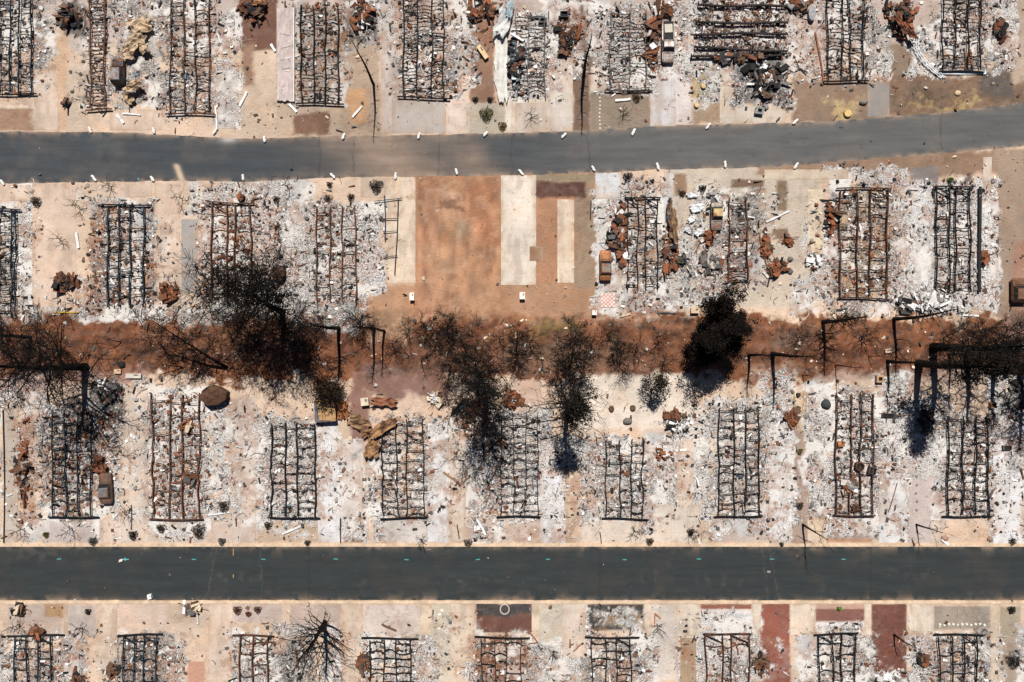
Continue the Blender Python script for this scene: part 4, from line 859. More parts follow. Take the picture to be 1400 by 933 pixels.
block(162, 508, 9, 6, .3, 0, (.5, .34, .22), 'utility_box', 'tan block in the lane soil above the black rubble mound', 'block')

# checkered patio
root = empty('checkered_patio', (*PX(831, 411), 0), 'small pink and white checkered tile patio below the rusty car', 'patio')
m = MB(); m.box((0, 0, .04), (19 * S, 19 * S, .05), 0, (.62, .50, .46)); m.build('base', M_clean, root); m = MB()
for i in range(7):
    for j in range(7):
        m.box(((-7.8 + i * 2.6) * S, (-7.8 + j * 2.6) * S, .075), (.25, .25, .012), 0, (.60, .28, .22) if (i + j) % 2 else (.72, .62, .58))
m.build('tiles', M_clean, root)
# planks and poles
PL = [ # x0,y0,x1,y1,w,col,label
 (160,157,170,169,.35,'white','white board lying askew at the road end right of the ladder chassis'),(168,156,193,158,.2,'white','thin white strip below the tent-like cream roofing piece'),
 (295,146,297,178,.22,'white','upright white strip at the driveway edge by the grey road'),(328,146,338,126,.35,'white','short white board on tan ground right of the third chassis'),
 (396,143,406,154,.35,'white','white board below the patio cover corner'),(371,61,377,71,.35,'white','short white board left of the patio cover'),
 (482,161,495,146,.3,'white','curved white strip left of the leaning trunk near the grey road'),(841,138,862,136,.35,'white','white board on the dark gravel yard by the grey road'),
 (105,318,108,340,.4,'white','white board on the peach driveway left of the blue ladder chassis'),(151,380,162,396,.3,'white','white board inside the blue ladder chassis'),
 (1315,431,1337,432,.25,'white','white strip lying in the lane at right'),(1047,304,1078,289,.25,'white','long white pole lying on the beige yard'),
 (1265,403,1296,406,.4,'white','bright white beam on top of the pipe heap'),(1262,400,1272,428,.18,'white','thin white pipe crossing the pipe heap'),(1268,402,1288,427,.25,'white','slanted white pipe on the pipe heap'),
 (386,730,412,719,.3,'white','white gutter in the front yard below the black and white chassis'),(253,820,252,839,.4,'white','upright white board at the lower kerb by the brush pile'),(270,838,271,853,.25,'pale','pale board below the brown brush pile'),
 (285,704,315,700,.2,'white','long thin white pipe right of the long rusty chassis'),(652,710,664,731,.3,'white','white strip in the front yard left of the ash-lost chassis'),(1287,737,1296,745,.4,'white','white board across the upper kerb at right'),
 (1278,100,1347,100,.5,'white','long white board closing the last top-row chassis'),
 (77,427,108,427,.12,'yellow','thin yellow pole at the lane edge of the peach driveway'),(1114,45,1126,113,.22,'rust','long rusty pole lying left of the dark grid chassis'),
 (606,645,630,663,.25,'brownp','brown plank lying across the white driveway in the centre'),(522,853,542,862,.3,'brown','brown plank above the chassis right of the fan-shaped tree'),(625,717,628,736,.15,'black','short black rod above the dark road kerb'),
 (820,727,822,743,.12,'black','thin black stake in the sandy front yard'),(340,900,380,900,.01,'brown',''),(1030,815,1031,815,.01,'black',''),
 (895,838,903,845,.2,'orange','bent orange strip in the pale yard right of the sooty yard'),(895,840,895,857,.15,'orange','short orange stake in the pale yard right of the sooty yard'),
 (784,890,795,880,.15,'rust','bent rusty rod on the driveway left of the sooty yard chassis'),(1168,700,1178,690,.01,'rust',''),
 (1338,256,1337,400,.42,'black','solid black steel bar running along the right side of the white-ash chassis'),(1010,300,1011,300,.01,'black',''),
 (1325,68,1329,92,.3,'rust','rust board inside the last top-row chassis'),(1319,72,1320,96,.3,'rust','short upright orange board inside the last top-row chassis'),
 (898,428,925,429,.2,'dark','dark pipe along the lane edge below the soot-black chassis'),(848,433,862,429,.3,'cream','tan planks at the lane edge below the checkered patio'),
 (5,560,6,742,.12,'black','long thin black rail along the left yard'),(180,690,180,724,.12,'dark','dark rail left of the long rusty chassis'),
 (466,708,466,742,.15,'black','black edging left of the red gravel square'),(1395,640,1399,655,.25,'brown','leaning brown board at the right edge'),
 (808,275,807,300,.15,'black','short black stake right of the narrow cream pad'),(745,640,745,640,.01,'black',''),
 (1037,318,1052,378,.2,'rust','rusty pole leaning along the orange scraps'),(1052,378,1049,392,.2,'black','black rod at the foot of the orange-brown drums'),
 (1043,372,1050,380,.35,'pale','pale board by the orange-brown drums'),(1226,700,1230,680,.01,'rust',''),
 (1214,700,1226,660,.08,'rust','thin rusty wire pole right of the rust-streaked chassis'),(720,860,735,878,.15,'rust','bent brown rod left of the pale gravel strip'),(735,878,722,880,.12,'rust','short brown rod left of the pale gravel strip'),
 (404,885,409,915,.2,'brown','short brown post right of the fan-shaped tree')]
PLC = dict(white=(.76,.76,.76), pale=(.6,.58,.54), yellow=(.62,.40,.04), rust=(.24,.10,.055), brown=(.15,.08,.05), brownp=(.30,.17,.10), black=(.025,.025,.027), orange=(.38,.15,.07), dark=(.08,.08,.085), cream=(.55,.42,.28))
for (x0, y0, x1, y1, wd, ck, lab) in PL:
    if not lab: continue
    a = PX(x0, y0); b = PX(x1, y1); m = MB(); c = PLC[ck]; cx, cy = (a[0] + b[0]) / 2, (a[1] + b[1]) / 2; K = 5; z = .32 if ck == 'black' and wd > .3 else .12
    bow = rnd.uniform(-.02, .02) * math.hypot(a[0] - b[0], a[1] - b[1]); pts = []
    for k in range(K + 1):
        t = k / K; pts.append((a[0] + (b[0] - a[0]) * t - cx + bow * math.sin(3.14 * t), a[1] + (b[1] - a[1]) * t - cy + bow * math.sin(3.14 * t), z + .04 * math.sin(7 * t)))
    for k in range(K):
        g = rnd.uniform(.88, 1.1); m.bar(pts[k], pts[k + 1], wd, .08, tuple(min(.85, q * g) for q in c))
    kind = {'white': 'white_board', 'pale': 'board', 'yellow': 'pole', 'rust': 'rusty_pole', 'brown': 'plank', 'brownp': 'plank', 'black': 'metal_rail', 'orange': 'metal_strip', 'dark': 'pipe', 'cream': 'plank'}[ck]
    o = m.build(kind, M_clean if ck in ('white', 'pale', 'cream', 'yellow') else M_frag); o.location = (cx, cy, 0); tag(o, lab, kind.replace('_', ' '))
for k, (x0, y0, x1, y1, lab) in enumerate(((1246,400,1258,426,'white gutter slanting over the left side of the pipe heap'),(1275,398,1262,424,'white gutter crossing the middle of the pipe heap'),(1278,421,1296,412,'short white board at the right foot of the pipe heap'))):
    m = MB(); a = PX(x0, y0); b = PX(x1, y1); m.bar((0, 0, .55), (b[0] - a[0], b[1] - a[1], .7), .3, .1, (.78, .78, .78)); o = m.build('white_board', M_clean); o.location = (*a, 0); tag(o, lab, 'white board')
# curved white gutter at upper right
m = MB(); pts = []
for k in range(22):
    t = k / 21; x = 1250 - 6 * math.sin(t * 3.1) * (1 - t) + 38 * t ** 2.2 * .95; y = 52 + 56 * t; a = PX(x, y); pts.append((a[0], a[1], .18 + .08 * math.sin(k * 2.1)))
for q in range(3):
    m.tube([(p[0] + .3 * q + .06 * math.sin(k * 3 + q), p[1] + .05 * q, p[2] + .05 * q) for k, p in enumerate(pts)], .09, (.78, .78, .79), 5)
tag(m.build('white_gutter', M_clean), 'curved white gutter strips round the brown soil patch at upper right', 'gutter')
# yellow-edged bed
m = MB(); pts = [(*PX(a, b), .08) for a, b in ((1086,534),(1085,552),(1087,570),(1096,570),(1098,552),(1099,534))]; m.tube(pts, .05, (.55, .42, .06), 5)
tag(m.build('bed_edging', M_clean), 'yellow edging round a narrow bed with two dark stumps', 'bed edging')
# white bags at the kerb of the grey road
BG = [(124,178,15),(211,179,10),(295,180,-35),(362,191,10),(470,187,-20),(573,186,-18),(664,184,-45),(771,186,-45),(866,181,-25),(968,173,-35),(1087,167,-45),
      (4,250,35),(129,244,35),(209,245,30),(333,243,5),(455,241,45),(541,241,0),(624,235,15),(712,236,40),(811,231,25),(899,228,15),(991,225,5),(1088,227,-30)]
ORD = ['first','second','third','fourth','fifth','sixth','seventh','eighth','ninth','tenth','eleventh','twelfth']
for k, (a, b, rz) in enumerate(BG):
    m = MB(); L = 1.05 * rnd.uniform(.85, 1.1); cx, cy = PX(a, b); pts = []; rad = []
    for q in range(9):
        t = q / 8; pts.append((.04 * math.sin(q * 1.7 + k), -L / 2 + L * t, .17)); rad.append((.10 if q in (0, 8) else .20) * rnd.uniform(.85, 1.1) * (1.1 if q < 4 else 1))
    m.tube(pts, rad, (.74, .72, .69), 8); top = k < 11
    o = m.build('gravel_bag', M_clean, None, True); o.location = (cx, cy, 0); o.rotation_euler = (0, 0, R(rz))
    tag(o, 'white gravel bag, %s from the left along the %s edge of the grey road' % (ORD[k if top else k - 11], 'upper' if top else 'lower'), 'gravel bag', 'white gravel bags along the grey road')
# stumps, boulders
for (a, b, r_, c, lab, nm) in ((1158,156,6,(.60,.42,.18),'large ochre tree stump in sawdust beside the grey road','tree_stump'),(961,119,3.5,(.60,.42,.20),'ochre stump, upper of the two on the brown plot by the grey road','tree_stump'),(952,145,3.5,(.62,.44,.22),'ochre stump, lower of the two on the brown plot by the grey road','tree_stump'),
      (1091,540,3,(.04,.035,.03),'small black stump, upper one inside the yellow edging','tree_stump'),(1091,558,3,(.04,.035,.03),'small black stump, lower one inside the yellow edging','tree_stump'),
      (836,559,4,(.12,.06,.035),'small brown stump, left of two in the sandy yard','tree_stump'),(865,558,4,(.12,.06,.035),'small brown stump, right of two in the sandy yard','tree_stump')):
    root = empty(nm, (*PX(a, b), 0), lab, 'stump'); m = MB(); m.disc((0, 0, 0), r_ * S, .35, tuple(q * .6 for q in c), 14, .08, .9); m.build('bark', M_frag, root); m = MB(); m.disc((0, 0, .35), r_ * S * .82, .02, c, 14, .04, 1); m.build('cut_face', M_clean, root)
def rock(px_, py_, r_, col, lab, nm='boulder', cat='boulder', sq=1):
    m = MB(); n = 10; cx, cy = PX(px_, py_); rings = ((1, 0), (1.02, .3), (.75, .62), (.35, .8)); vs = []
    for (q, z) in rings:
        for k in range(n): t = 6.2832 * k / n; g = rnd.uniform(.85, 1.12); vs.append((q * r_ * S * g * math.cos(t), q * r_ * S * sq * g * math.sin(t), z * r_ * S * .9))
    fs = [(j * n + k, j * n + (k + 1) % n, (j + 1) * n + (k + 1) % n, (j + 1) * n + k) for j in range(3) for k in range(n)] + [tuple(range(3 * n, 4 * n))]
    m.add(vs, fs, col); o = m.build(nm, M_frag, None, True); o.location = (cx, cy, 0); return tag(o, lab, cat)
rock(1180,140,6,(.22,.20,.18),'grey boulder beside the asphalt driveway at upper right',sq=.7); rock(1309,128,4,(.60,.46,.30),'cream boulder on the brown verge at upper right')
rock(858,576,7,(.16,.145,.13),'flat grey boulder in the sandy yard',sq=.7); rock(1291,736,5,(.35,.22,.16),'round brown boulder by the kerb at right',sq=.8); rock(1353,737,4,(.28,.19,.14),'small brown boulder near the kerb at far right')
rock(1012,651,4,(.08,.09,.10),'dark blue-grey ball inside the tidy ladder chassis'); rock(167,499,5,(.02,.02,.02),'black charred ball in the lane at left'); rock(1129,553,7,(.05,.055,.06),'blue-black lump right of the thin black trunks')
rock(1080,355,4,(.16,.15,.14),'grey pot, upper one on the beige yard'); rock(1080,372,4,(.12,.12,.12),'grey pot, lower one on the beige yard'); rock(55,128,0,(1,1,1),'') if False else None
rock(233,258,2.5,(.7,.68,.66),'white stone at the lower road edge') if False else None
for k in range(9): # stepping stones in the dark gravel yard
    m = MB(); a = PX(820 + .4 * math.sin(k), 134 + k * 5.2); m.disc((0, 0, .01), .16, .05, (.62, .55, .42), 8, .1, .9); o = m.build('stepping_stone', M_clean); o.location = (*a, 0)
    tag(o, 'small pale stepping stone in the vertical line on the dark gravel yard', 'stepping stone', 'stepping stones on the dark gravel yard by the grey road')
for k in range(11):
    m = MB(); a = PX(1285 + k * 6.1, 854 + .8 * math.sin(k * 2)); m.disc((0, 0, .01), .2, .08, (.70, .67, .60), 8, .1, .8); o = m.build('edging_stone', M_clean); o.location = (*a, 0)
    tag(o, 'white edging stone in the row across the grey gravel yard at lower right', 'edging stone', 'white edging stones of the grey gravel yard')
for k in range(9):
    m = MB(); i, j = k % 3, k // 3; a = PX(497 + i * 8 + rnd.uniform(-1, 1), 655 + j * 14 + rnd.uniform(-1, 1)); m.box((0, 0, .12), (.3, .3, .24), .2, (.05, .05, .05)); m.disc((0, 0, .24), .1, .05, (.2, .2, .2), 6); o = m.build('pier_block', M_frag); o.location = (*a, 0)
    tag(o, 'small dark pier block standing left of the fine dark grid chassis', 'pier block', 'dark pier blocks beside the fine grid chassis')
for k in range(6):
    m = MB(); a = PX(1253 + rnd.uniform(-1, 1), 640 + k * 11.5); m.disc((0, 0, .01), .19, .14, (.30, .20, .16), 8, .1, .8); o = m.build('garden_pot', M_frag); o.location = (*a, 0)
    tag(o, 'small brown pot in the vertical row left of the right ladder chassis', 'pot', 'brown pots in a row on pale gravel')
for nm, (a, b, r_), lab in (('stone_ring', (986, 845, 5), 'small square brown planting bed in the white yard'), ('stone_ring', (690, 833, 6), 'white stone ring on the sooty upper part of the dark red yard'), ('stone_ring', (483, 722, 11), 'large pale ring inside the red gravel square'), ('stone_ring', (642, 715, 5), 'small brown stone ring in the front yard in the centre')):
    m = MB(); cx, cy = PX(a, b); n = 18
    for k in range(n): t = 6.2832 * k / n; m.box((r_ * S * math.cos(t), r_ * S * math.sin(t) * 1.1, .06), (.2, .16, .12), t + 1.57, (.55, .48, .42))
    o = m.build(nm, M_clean); o.location = (cx, cy, 0); tag(o, lab, 'stone ring')

# ------------------------------------------------------------------ vehicles
def vehicle(px_, py_, L, W, rz, col, roofcol, label, name='burned_car', kind='car', roof=True):
    cx, cy = PX(px_, py_); root = empty(name, (cx, cy, 0), label, 'pickup' if kind == 'pickup' else 'car', rz=R(rz)); rr = random.Random(int(px_))
    # body: lofted cross-sections along y (front = +y)
    secs = [(-.5, .74, .45, .60), (-.47, .90, .32, .78), (-.38, 1., .28, .86), (-.15, 1., .28, .88), (.15, 1., .28, .88), (.26, 1., .28, .86), (.42, .96, .30, .78), (.48, .88, .33, .70), (.5, .72, .42, .58)]
    m = MB(); vs = []
    for (t, wq, z0, z1) in secs:
        w2 = W / 2 * wq
        for (x, z) in ((-w2 * .92, z0), (w2 * .92, z0), (w2, (z0 + z1) / 2), (w2 * .94, z1), (w2 * .6, z1 + .03), (-w2 * .6, z1 + .03), (-w2 * .94, z1), (-w2, (z0 + z1) / 2)):
            vs.append((x, t * L, z + rr.uniform(-.015, .015)))
    n = 8; fs = [(j * n + k, j * n + (k + 1) % n, (j + 1) * n + (k + 1) % n, (j + 1) * n + k) for j in range(len(secs) - 1) for k in range(n)] + [tuple(range(n)), tuple(range(8 * n + n - 1, 8 * n - 1, -1))]
    m.add(vs, fs, col); m.build('body', M_paint, root)
    cab = (-.33, .16) if kind == 'car' else (-.02, .26)
    if kind == 'suv': cab = (-.46, .2)
    ya, yb = cab[0] * L, cab[1] * L; wt = W * .39; wb = W * .46; z0, z1 = .88, 1.42 if kind != 'suv' else 1.62
    ra, rb = ya + .35, yb - .5
    # dark cabin opening + glass area
    m = MB(); m.add([(-wb, ya, z0), (wb, ya, z0), (wb, yb, z0), (-wb, yb, z0), (-wt, ra, z1 - .05), (wt, ra, z1 - .05), (wt, rb, z1 - .05), (-wt, rb, z1 - .05)], [(0, 1, 5, 4), (1, 2, 6, 5), (2, 3, 7, 6), (3, 0, 4, 7), (4, 5, 6, 7)], (.02, .02, .02)); m.build('window_opening', M_glass, root)
    m = MB(); m.add([(-wt, ra, z1 - .04), (wt, ra, z1 - .04), (wt, rb, z1 - .04), (-wt, rb, z1 - .04), (-wt * .9, ra + .08, z1 + .04), (wt * .9, ra + .08, z1 + .04), (wt * .9, rb - .08, z1 + .04), (-wt * .9, rb - .08, z1 + .04)], [(0, 1, 5, 4), (1, 2, 6, 5), (2, 3, 7, 6), (3, 0, 4, 7), (4, 5, 6, 7)], roofcol)
    m.build('roof', M_paint, root)
    for sx in (-1, 1):
        for (p, q) in (((wb, ya), (wt, ra)), ((wb, yb), (wt, rb)), ((wb, (ya + yb) / 2), (wt, (ra + rb) / 2))):
            m = MB(); m.tube([(sx * p[0], p[1], z0), (sx * q[0], q[1], z1 - .02)], .05, col, 4); m.build('pillar', M_paint, root)
    m = MB(); m.bar((-W * .36, yb + .12, .925), (-W * .36, L * .45, .82), .04, .02, tuple(c * .4 for c in col)); m.bar((W * .36, yb + .12, .925), (W * .36, L * .45, .82), .04, .02, tuple(c * .4 for c in col)); m.bar((-W * .36, yb + .14, .925), (W * .36, yb + .14, .925), .05, .02, (.03, .03, .03)); m.build('bonnet_seam', M_black, root)
    if kind == 'pickup':
        m = MB(); m.box((0, (-.49 * L + cab[0] * L) / 2, .905), (W * .78, abs(-.47 * L - cab[0] * L), .03), 0, (.03, .03, .03)); m.build('cargo_bed', M_black, root)
        m = MB(); m.box((0, -.3 * L, .98), (W * .6, .2 * L, .12), .05, (.55, .50, .42)); m.build('cargo_cover', M_clean, root)
    for sx in (-1, 1):
        for t in (-.31, .31):
            m = MB(); m.tube([(sx * (W / 2 - .2), t * L, .3), (sx * (W / 2 + .01), t * L, .3)], .3, (.07, .05, .045), 14); m.build('wheel', M_black, root)
        m = MB(); m.box((sx * W * .3, .485 * L, .62), (.32, .08, .16), 0, (.05, .05, .05)); m.build('headlight', M_black, root)
    return root
vehicle(165,101,4.1,1.75,0,(.05,.052,.055),(.27,.27,.28),'dark burned suv with a grey roof parked among cream roofing sheets','burned_suv','suv')
vehicle(827,364,4.6,1.8,0,(.27,.115,.05),(.22,.19,.16),'rusty orange burned sedan on pale concrete left of the soot-black chassis')
vehicle(978,297,4.2,1.75,180,(.26,.25,.23),(.48,.36,.18),'grey burned car with a yellowish roof left of the single-wide chassis')
vehicle(912,60,6.2,1.95,180,(.34,.32,.30),(.46,.45,.44),'grey burned pickup standing at the top between rusty scrap and driveway','burned_pickup','pickup')
vehicle(148,667,4.7,1.8,3,(.14,.105,.085),(.20,.20,.20),'dark rusty burned sedan right of the chassis under the big leaning tree')
vehicle(1390,398,3.7,2.4,0,(.16,.085,.055),(.20,.13,.09),'brown burned van cut off by the right edge above the lane','burned_van','suv')

# ------------------------------------------------------------------ trees
class Tubes:
    def __init__(s): s.P0 = []; s.P1 = []; s.R0 = []; s.R1 = []
    def add(s, a, b, r0, r1): s.P0.append(a); s.P1.append(b); s.R0.append(r0); s.R1.append(r1)
    def build(s, name, mat, parent, col, n=4, nr=None):
        a = np.array(s.P0); b = np.array(s.P1); r0 = np.array(s.R0); r1 = np.array(s.R1); d = b - a; d /= np.linalg.norm(d, axis=1)[:, None] + 1e-9
        up = np.where((np.abs(d[:, 2]) < .9)[:, None], np.array([0, 0, 1.]), np.array([1., 0, 0])); u = np.cross(d, up); u /= np.linalg.norm(u, axis=1)[:, None]; v = np.cross(d, u)
        K = len(a); V = np.zeros((K, 2 * n, 3))
        for q in range(n):
            t = 2 * math.pi * q / n; e = math.cos(t) * u + math.sin(t) * v; V[:, q] = a + r0[:, None] * e; V[:, n + q] = b + r1[:, None] * e
        f = np.array([(q, (q + 1) % n, n + (q + 1) % n, n + q) for q in range(n)]); F = (f[None] + (np.arange(K) * 2 * n)[:, None, None]).reshape(-1, 4)
        c = np.repeat(np.array(col)[None] * nr.uniform(.6, 1.4, (K, 1)), 2 * n, 0)
        return mesh_obj(name, V.reshape(-1, 3), F, mat, parent, c)
def branch(tb, tips, p, d, L, r, depth, rr, spread, upb, kids, minr=.018):
    K = 4; p = np.array(p); d = np.array(d) / np.linalg.norm(d); step = L / K; cur = p; pr = r
    for k in range(K):
        d = d + np.array([rr.gauss(0, .16), rr.gauss(0, .16), rr.gauss(0, .1) + upb]); d /= np.linalg.norm(d); nx_ = cur + d * step; r1 = max(minr * .6, r * (1 - (k + 1) / K * .75))
        tb.add(cur, nx_, pr, r1); cur = nx_; pr = r1
        if depth > 0:
            for q in range(kids if k else max(0, kids - 1)):
                t = rr.uniform(0, 6.28); e = np.array([math.cos(t), math.sin(t), rr.uniform(-.3, .4)]); dd = d * .75 + e * spread
                branch(tb, tips, cur, dd, L * rr.uniform(.38, .62), max(minr, r1 * .55), depth - 1, rr, spread, upb, kids, minr)
    tips.append(cur)
TREECOL = (.007, .006, .0055)
def tree(label, px_, py_, h, r0, lean=(0, 0), nb=16, bl=2.5, start=.35, depth=2, kids=2, spread=.8, upb=.03, leaves=0, leafcol=(.028, .02, .014), leafr=.5, name='burned_tree', cat='tree', group=None, conic=False, tilt_b=(0, 0), seed=None, twig=.022, bend=1.0, clustered=None, group2=None, ltop=0):
    seed = int(px_ * 3 + py_ * 5) if seed is None else seed; rr = random.Random(seed); nr = np.random.default_rng(seed)
    cx, cy = PX(px_, py_); root = empty(name, (cx, cy, 0), label, cat, group)
    tr = Tubes(); K = 14; pts = []
    for k in range(K + 1):
        t = k / K; pts.append(np.array([lean[0] * t ** 1.3 + .06 * h * .12 * math.sin(t * 7 + seed) * bend, lean[1] * t ** 1.3 + .06 * h * .12 * math.sin(t * 5 + seed * 2) * bend, h * t]))
    for k in range(K): tr.add(pts[k], pts[k + 1], r0 * (1 - k / K * .82), r0 * (1 - (k + 1) / K * .82))
    few = nb < 11; tb = tr if few else Tubes(); tips = []
    if not few: tr.build('trunk', M_bark, root, TREECOL, 8, nr)
    for i in range(nb):
        t = start + (1 - start) * (i + rr.random()) / nb; j = min(K - 1, int(t * K)); f_ = t * K - j; p = pts[j] * (1 - f_) + pts[j + 1] * f_
        an = i * 2.4 + rr.uniform(-.5, .5); el = rr.uniform(.15, .7) + (.35 * t if not conic else -.1)
        Lb = bl * (rr.uniform(.6, 1.15)) * ((1.15 - t) * 1.6 if conic else (1.05 - .45 * abs(t - .6)))
        d = np.array([math.cos(an) + tilt_b[0], math.sin(an) + tilt_b[1], el])
        branch(tb, tips, p, d, max(.3, Lb), max(twig * 1.3, r0 * (1 - t * .75) * .38), depth, rr, spread, upb, kids, twig)
    tb.build('trunk' if few else 'branches', M_bark, root, TREECOL, 6 if few else 3, nr)
    if leaves:
        tp = np.array([tuple(x) for x in tips]); tp = tp[tp[:, 2] > ltop * h] if ltop else tp; tp = tp[fbm(tp[:, 0] + tp[:, 2] * .7, tp[:, 1] + 3, .9, 5, 2) > .42] if clustered else tp; idx = nr.integers(0, len(tp), leaves); c = tp[idx] + nr.normal(0, leafr, (leaves, 3)); s = nr.uniform(.07, .2, leaves)
        a = nr.normal(0, 1, (leaves, 3)); a /= np.linalg.norm(a, axis=1)[:, None]; b = nr.normal(0, 1, (leaves, 3)); b -= a * (a * b).sum(1)[:, None]; b /= np.linalg.norm(b, axis=1)[:, None]
        V = np.stack([c - a * s[:, None], c + b * s[:, None] * .5, c + a * s[:, None], c - b * s[:, None] * .5], 1).reshape(-1, 3); F = np.arange(leaves * 4).reshape(-1, 4)
        cc = np.repeat(np.array(leafcol)[None] * .7 * nr.uniform(.5, 1.8, (leaves, 1)), 4, 0); mesh_obj('foliage', V, F, M_leaf, root, cc)
    return root
T_ = tree
# left
T_('massive bare tree at left with a thick trunk leaning to the left edge', 118,503,17.5,.6,(-1.0,1.0),26,7.0,.2,2,2,.8,.0,twig=.042)
T_('bare tree cut off by the left edge just above the massive leaning tree', 42,461,9.5,.3,(-1,.3),18,3.8,.3,2,2,.8,twig=.035)
T_('low bare bush-like tree with fine upright branches in the lane at left', 72,478,6,.1,(.3,2),20,3.6,.05,2,2,.6,.03)
T_('thin charred trunk at the far left edge above the left yard', 12,520,5,.12,(-.2,.5),8,1.0,.4,1)
T_('bare tree bent over the lane, its crown reaching up-left from the octagonal shed', 310,502,7.5,.26,(-7.2,6.8),18,3.4,.2,2,2,.7,-.02,twig=.04)
for a, b, hh, lab in ((560,452,3.0,'bare twiggy shrub at the upper lane edge below the narrow end of the cream pad'),(583,448,3.4,'forked bare shrub, first of the lane shrubs left of the vase-shaped tree'),(612,446,4.0,'upright bare shrub touching the left of the vase-shaped tree'),(682,462,3.2,'thin bare shrub between vase-shaped tree and slim smoky tree'),(724,470,3.4,'bare stick shrub close to the right of the slim smoky tree'),(808,470,3.4,'low bare shrub right of the dense-twigged lane tree'),(830,458,2.6,'small dark-twigged shrub at the upper part of the lane, right of centre'),(868,482,3.0,'bare shrub in the lane halfway to the darkest crown'),(900,470,2.6,'low dark shrub in the lane just left of the darkest crown'),(905,500,2.4,'small bare shrub at the lower lane edge left of the darkest crown'),(415,470,4.0,'bare sapling in the lane below the big twiggy tree'),(345,470,4.5,'bare forked sapling left of the big twiggy tree shadow'),(225,478,2.6,'low bare twigs in the lane right of the Y-shaped sapling'),(540,478,3.0,'bare shrub in the lane right of the pair of pole-like trunks'),(1090,465,3.0,'thin dry shrub in the lane left of the bristly pine'),(1330,455,4.2,'bare brush above the thick trunks at right'),(1175,462,2.6,'thin dry shrub in the lane right of the bristly pine')):
    T_(lab, a, b, hh, .07, (rnd.uniform(-.8, .8), rnd.uniform(.2, 1.6)), 14, 1.9, .05, 2 if hh > 3.9 else 1, 2, .7, .02, name='burned_shrub', cat='shrub', twig=.028)
T_('small Y-shaped bare sapling lying low in the lane at left', 166,468,3,.09,(-2.,.9),5,1.1,.3,1,1)
T_('low bare branches fallen in the lane right of the bent tree base', 250,502,2.5,.11,(-3.4,.6),10,1.6,.1,1,2)
T_('big twiggy scorched tree whose crown hides the rusty twin-pair chassis', 387,426,14,.5,(.0,2.0),30,6.2,.34,2,3,.95,.02,1500,(.035,.028,.02),.5,twig=.038)
T_('bare trunk right of the big twiggy tree in the lane', 464,450,14.5,.32,(-.2,.4),18,2.0,.4,2,2,.9,0,twig=.025)
T_('tall thin black pole-like trunk, left of a close pair in the lane', 512,450,12.5,.26,(-.3,.2),14,1.0,.5,1,2)
T_('thinner black trunk, right of a close pair in the lane', 525,452,10.5,.22,(-.4,.3),12,.9,.5,1,2)
T_('scorched rusty bush beside the collapsed tan storage shed', 455,535,4,.14,(-.5,1.2),22,2.0,.1,2,2,.8,.02,2500,(.05,.028,.015),.4,name='burned_shrub',cat='shrub')
T_('bare spreading shrub behind the four-beam rusty chassis', 493,440,4.5,.1,(-.2,1.0),16,2.6,.1,2,2,.7,.02)
T_('small bare shrub left of the lane shrubs in the middle', 597,470,4,.09,(-.8,1.2),10,1.8,.1,2,2,.6)
T_('vase-shaped bare tree in the lane below the empty lot', 637,478,8,.17,(-.4,1.8),22,3.4,.2,2,2,.75,.03)
T_('leaning thin bare stick in the lane left of the hooked trunk', 559,487,4,.08,(-1.2,2.2),4,.7,.3,1,1)
T_('short hooked bare trunk in the lane', 576,493,4.5,.1,(.8,.2),6,.8,.4,1,1)
T_('bare hooked tree between the lane and the ash driveway', 616,500,7,.14,(-.9,.4),12,1.6,.3,1,2)
T_('tall scorched tree in the centre whose long shadow reaches the ash below', 663,546,17,.45,(-.2,1.2),22,4.8,.25,2,2,.9,.02,500,(.03,.025,.018),.35,twig=.042)
T_('spiky scorched tree right of centre with a dense dark top', 774,550,15.5,.4,(.0,.6),36,3.6,.12,1,3,.8,.0,4200,(.02,.016,.012),.32,conic=True,ltop=.75,twig=.042)
T_('broad brown-black twiggy crown above the tall central tree', 655,512,8.5,.26,(-.3,2.4),20,4.6,.2,2,2,.95,.03,900,(.04,.03,.02),.45,twig=.036)
T_('slim smoky bare tree in the lane, left of two below the empty lot', 706,476,8,.14,(.2,2.6),24,2.0,.2,2,2,.7,.03)
T_('smoky dense-twigged tree in the lane, right of two below the empty lot', 779,500,9,.2,(-.1,4.2),24,3.4,.2,2,2,.85,.03,1300,(.035,.028,.02),.4,twig=.03)
T_('bare forked sapling between the two smoky lane trees', 742,500,5,.09,(-.6,2.2),8,1.5,.3,1,2)
T_('low thorny shrub above the sandy yard', 851,510,2.5,.08,(0,.4),24,1.7,.1,1,2,.7)
T_('slender charred conifer at the edge of the sandy yard', 890,532,6.5,.12,(.2,1.8),36,1.3,.1,1,2,.8,-.02,1500,(.035,.028,.02),.2,conic=True)
T_('twiggy charred shrub in the lane above the thorny shrub', 843,480,3.5,.08,(0,.8),16,1.6,.1,2,2,.8)
T_('dense black-brown tree, the darkest crown, left of the thin black trunks', 968,470,9.2,.35,(-.2,3.6),26,3.7,.04,2,2,.9,.03,60000,(.015,.010,.007),.33,clustered=True)
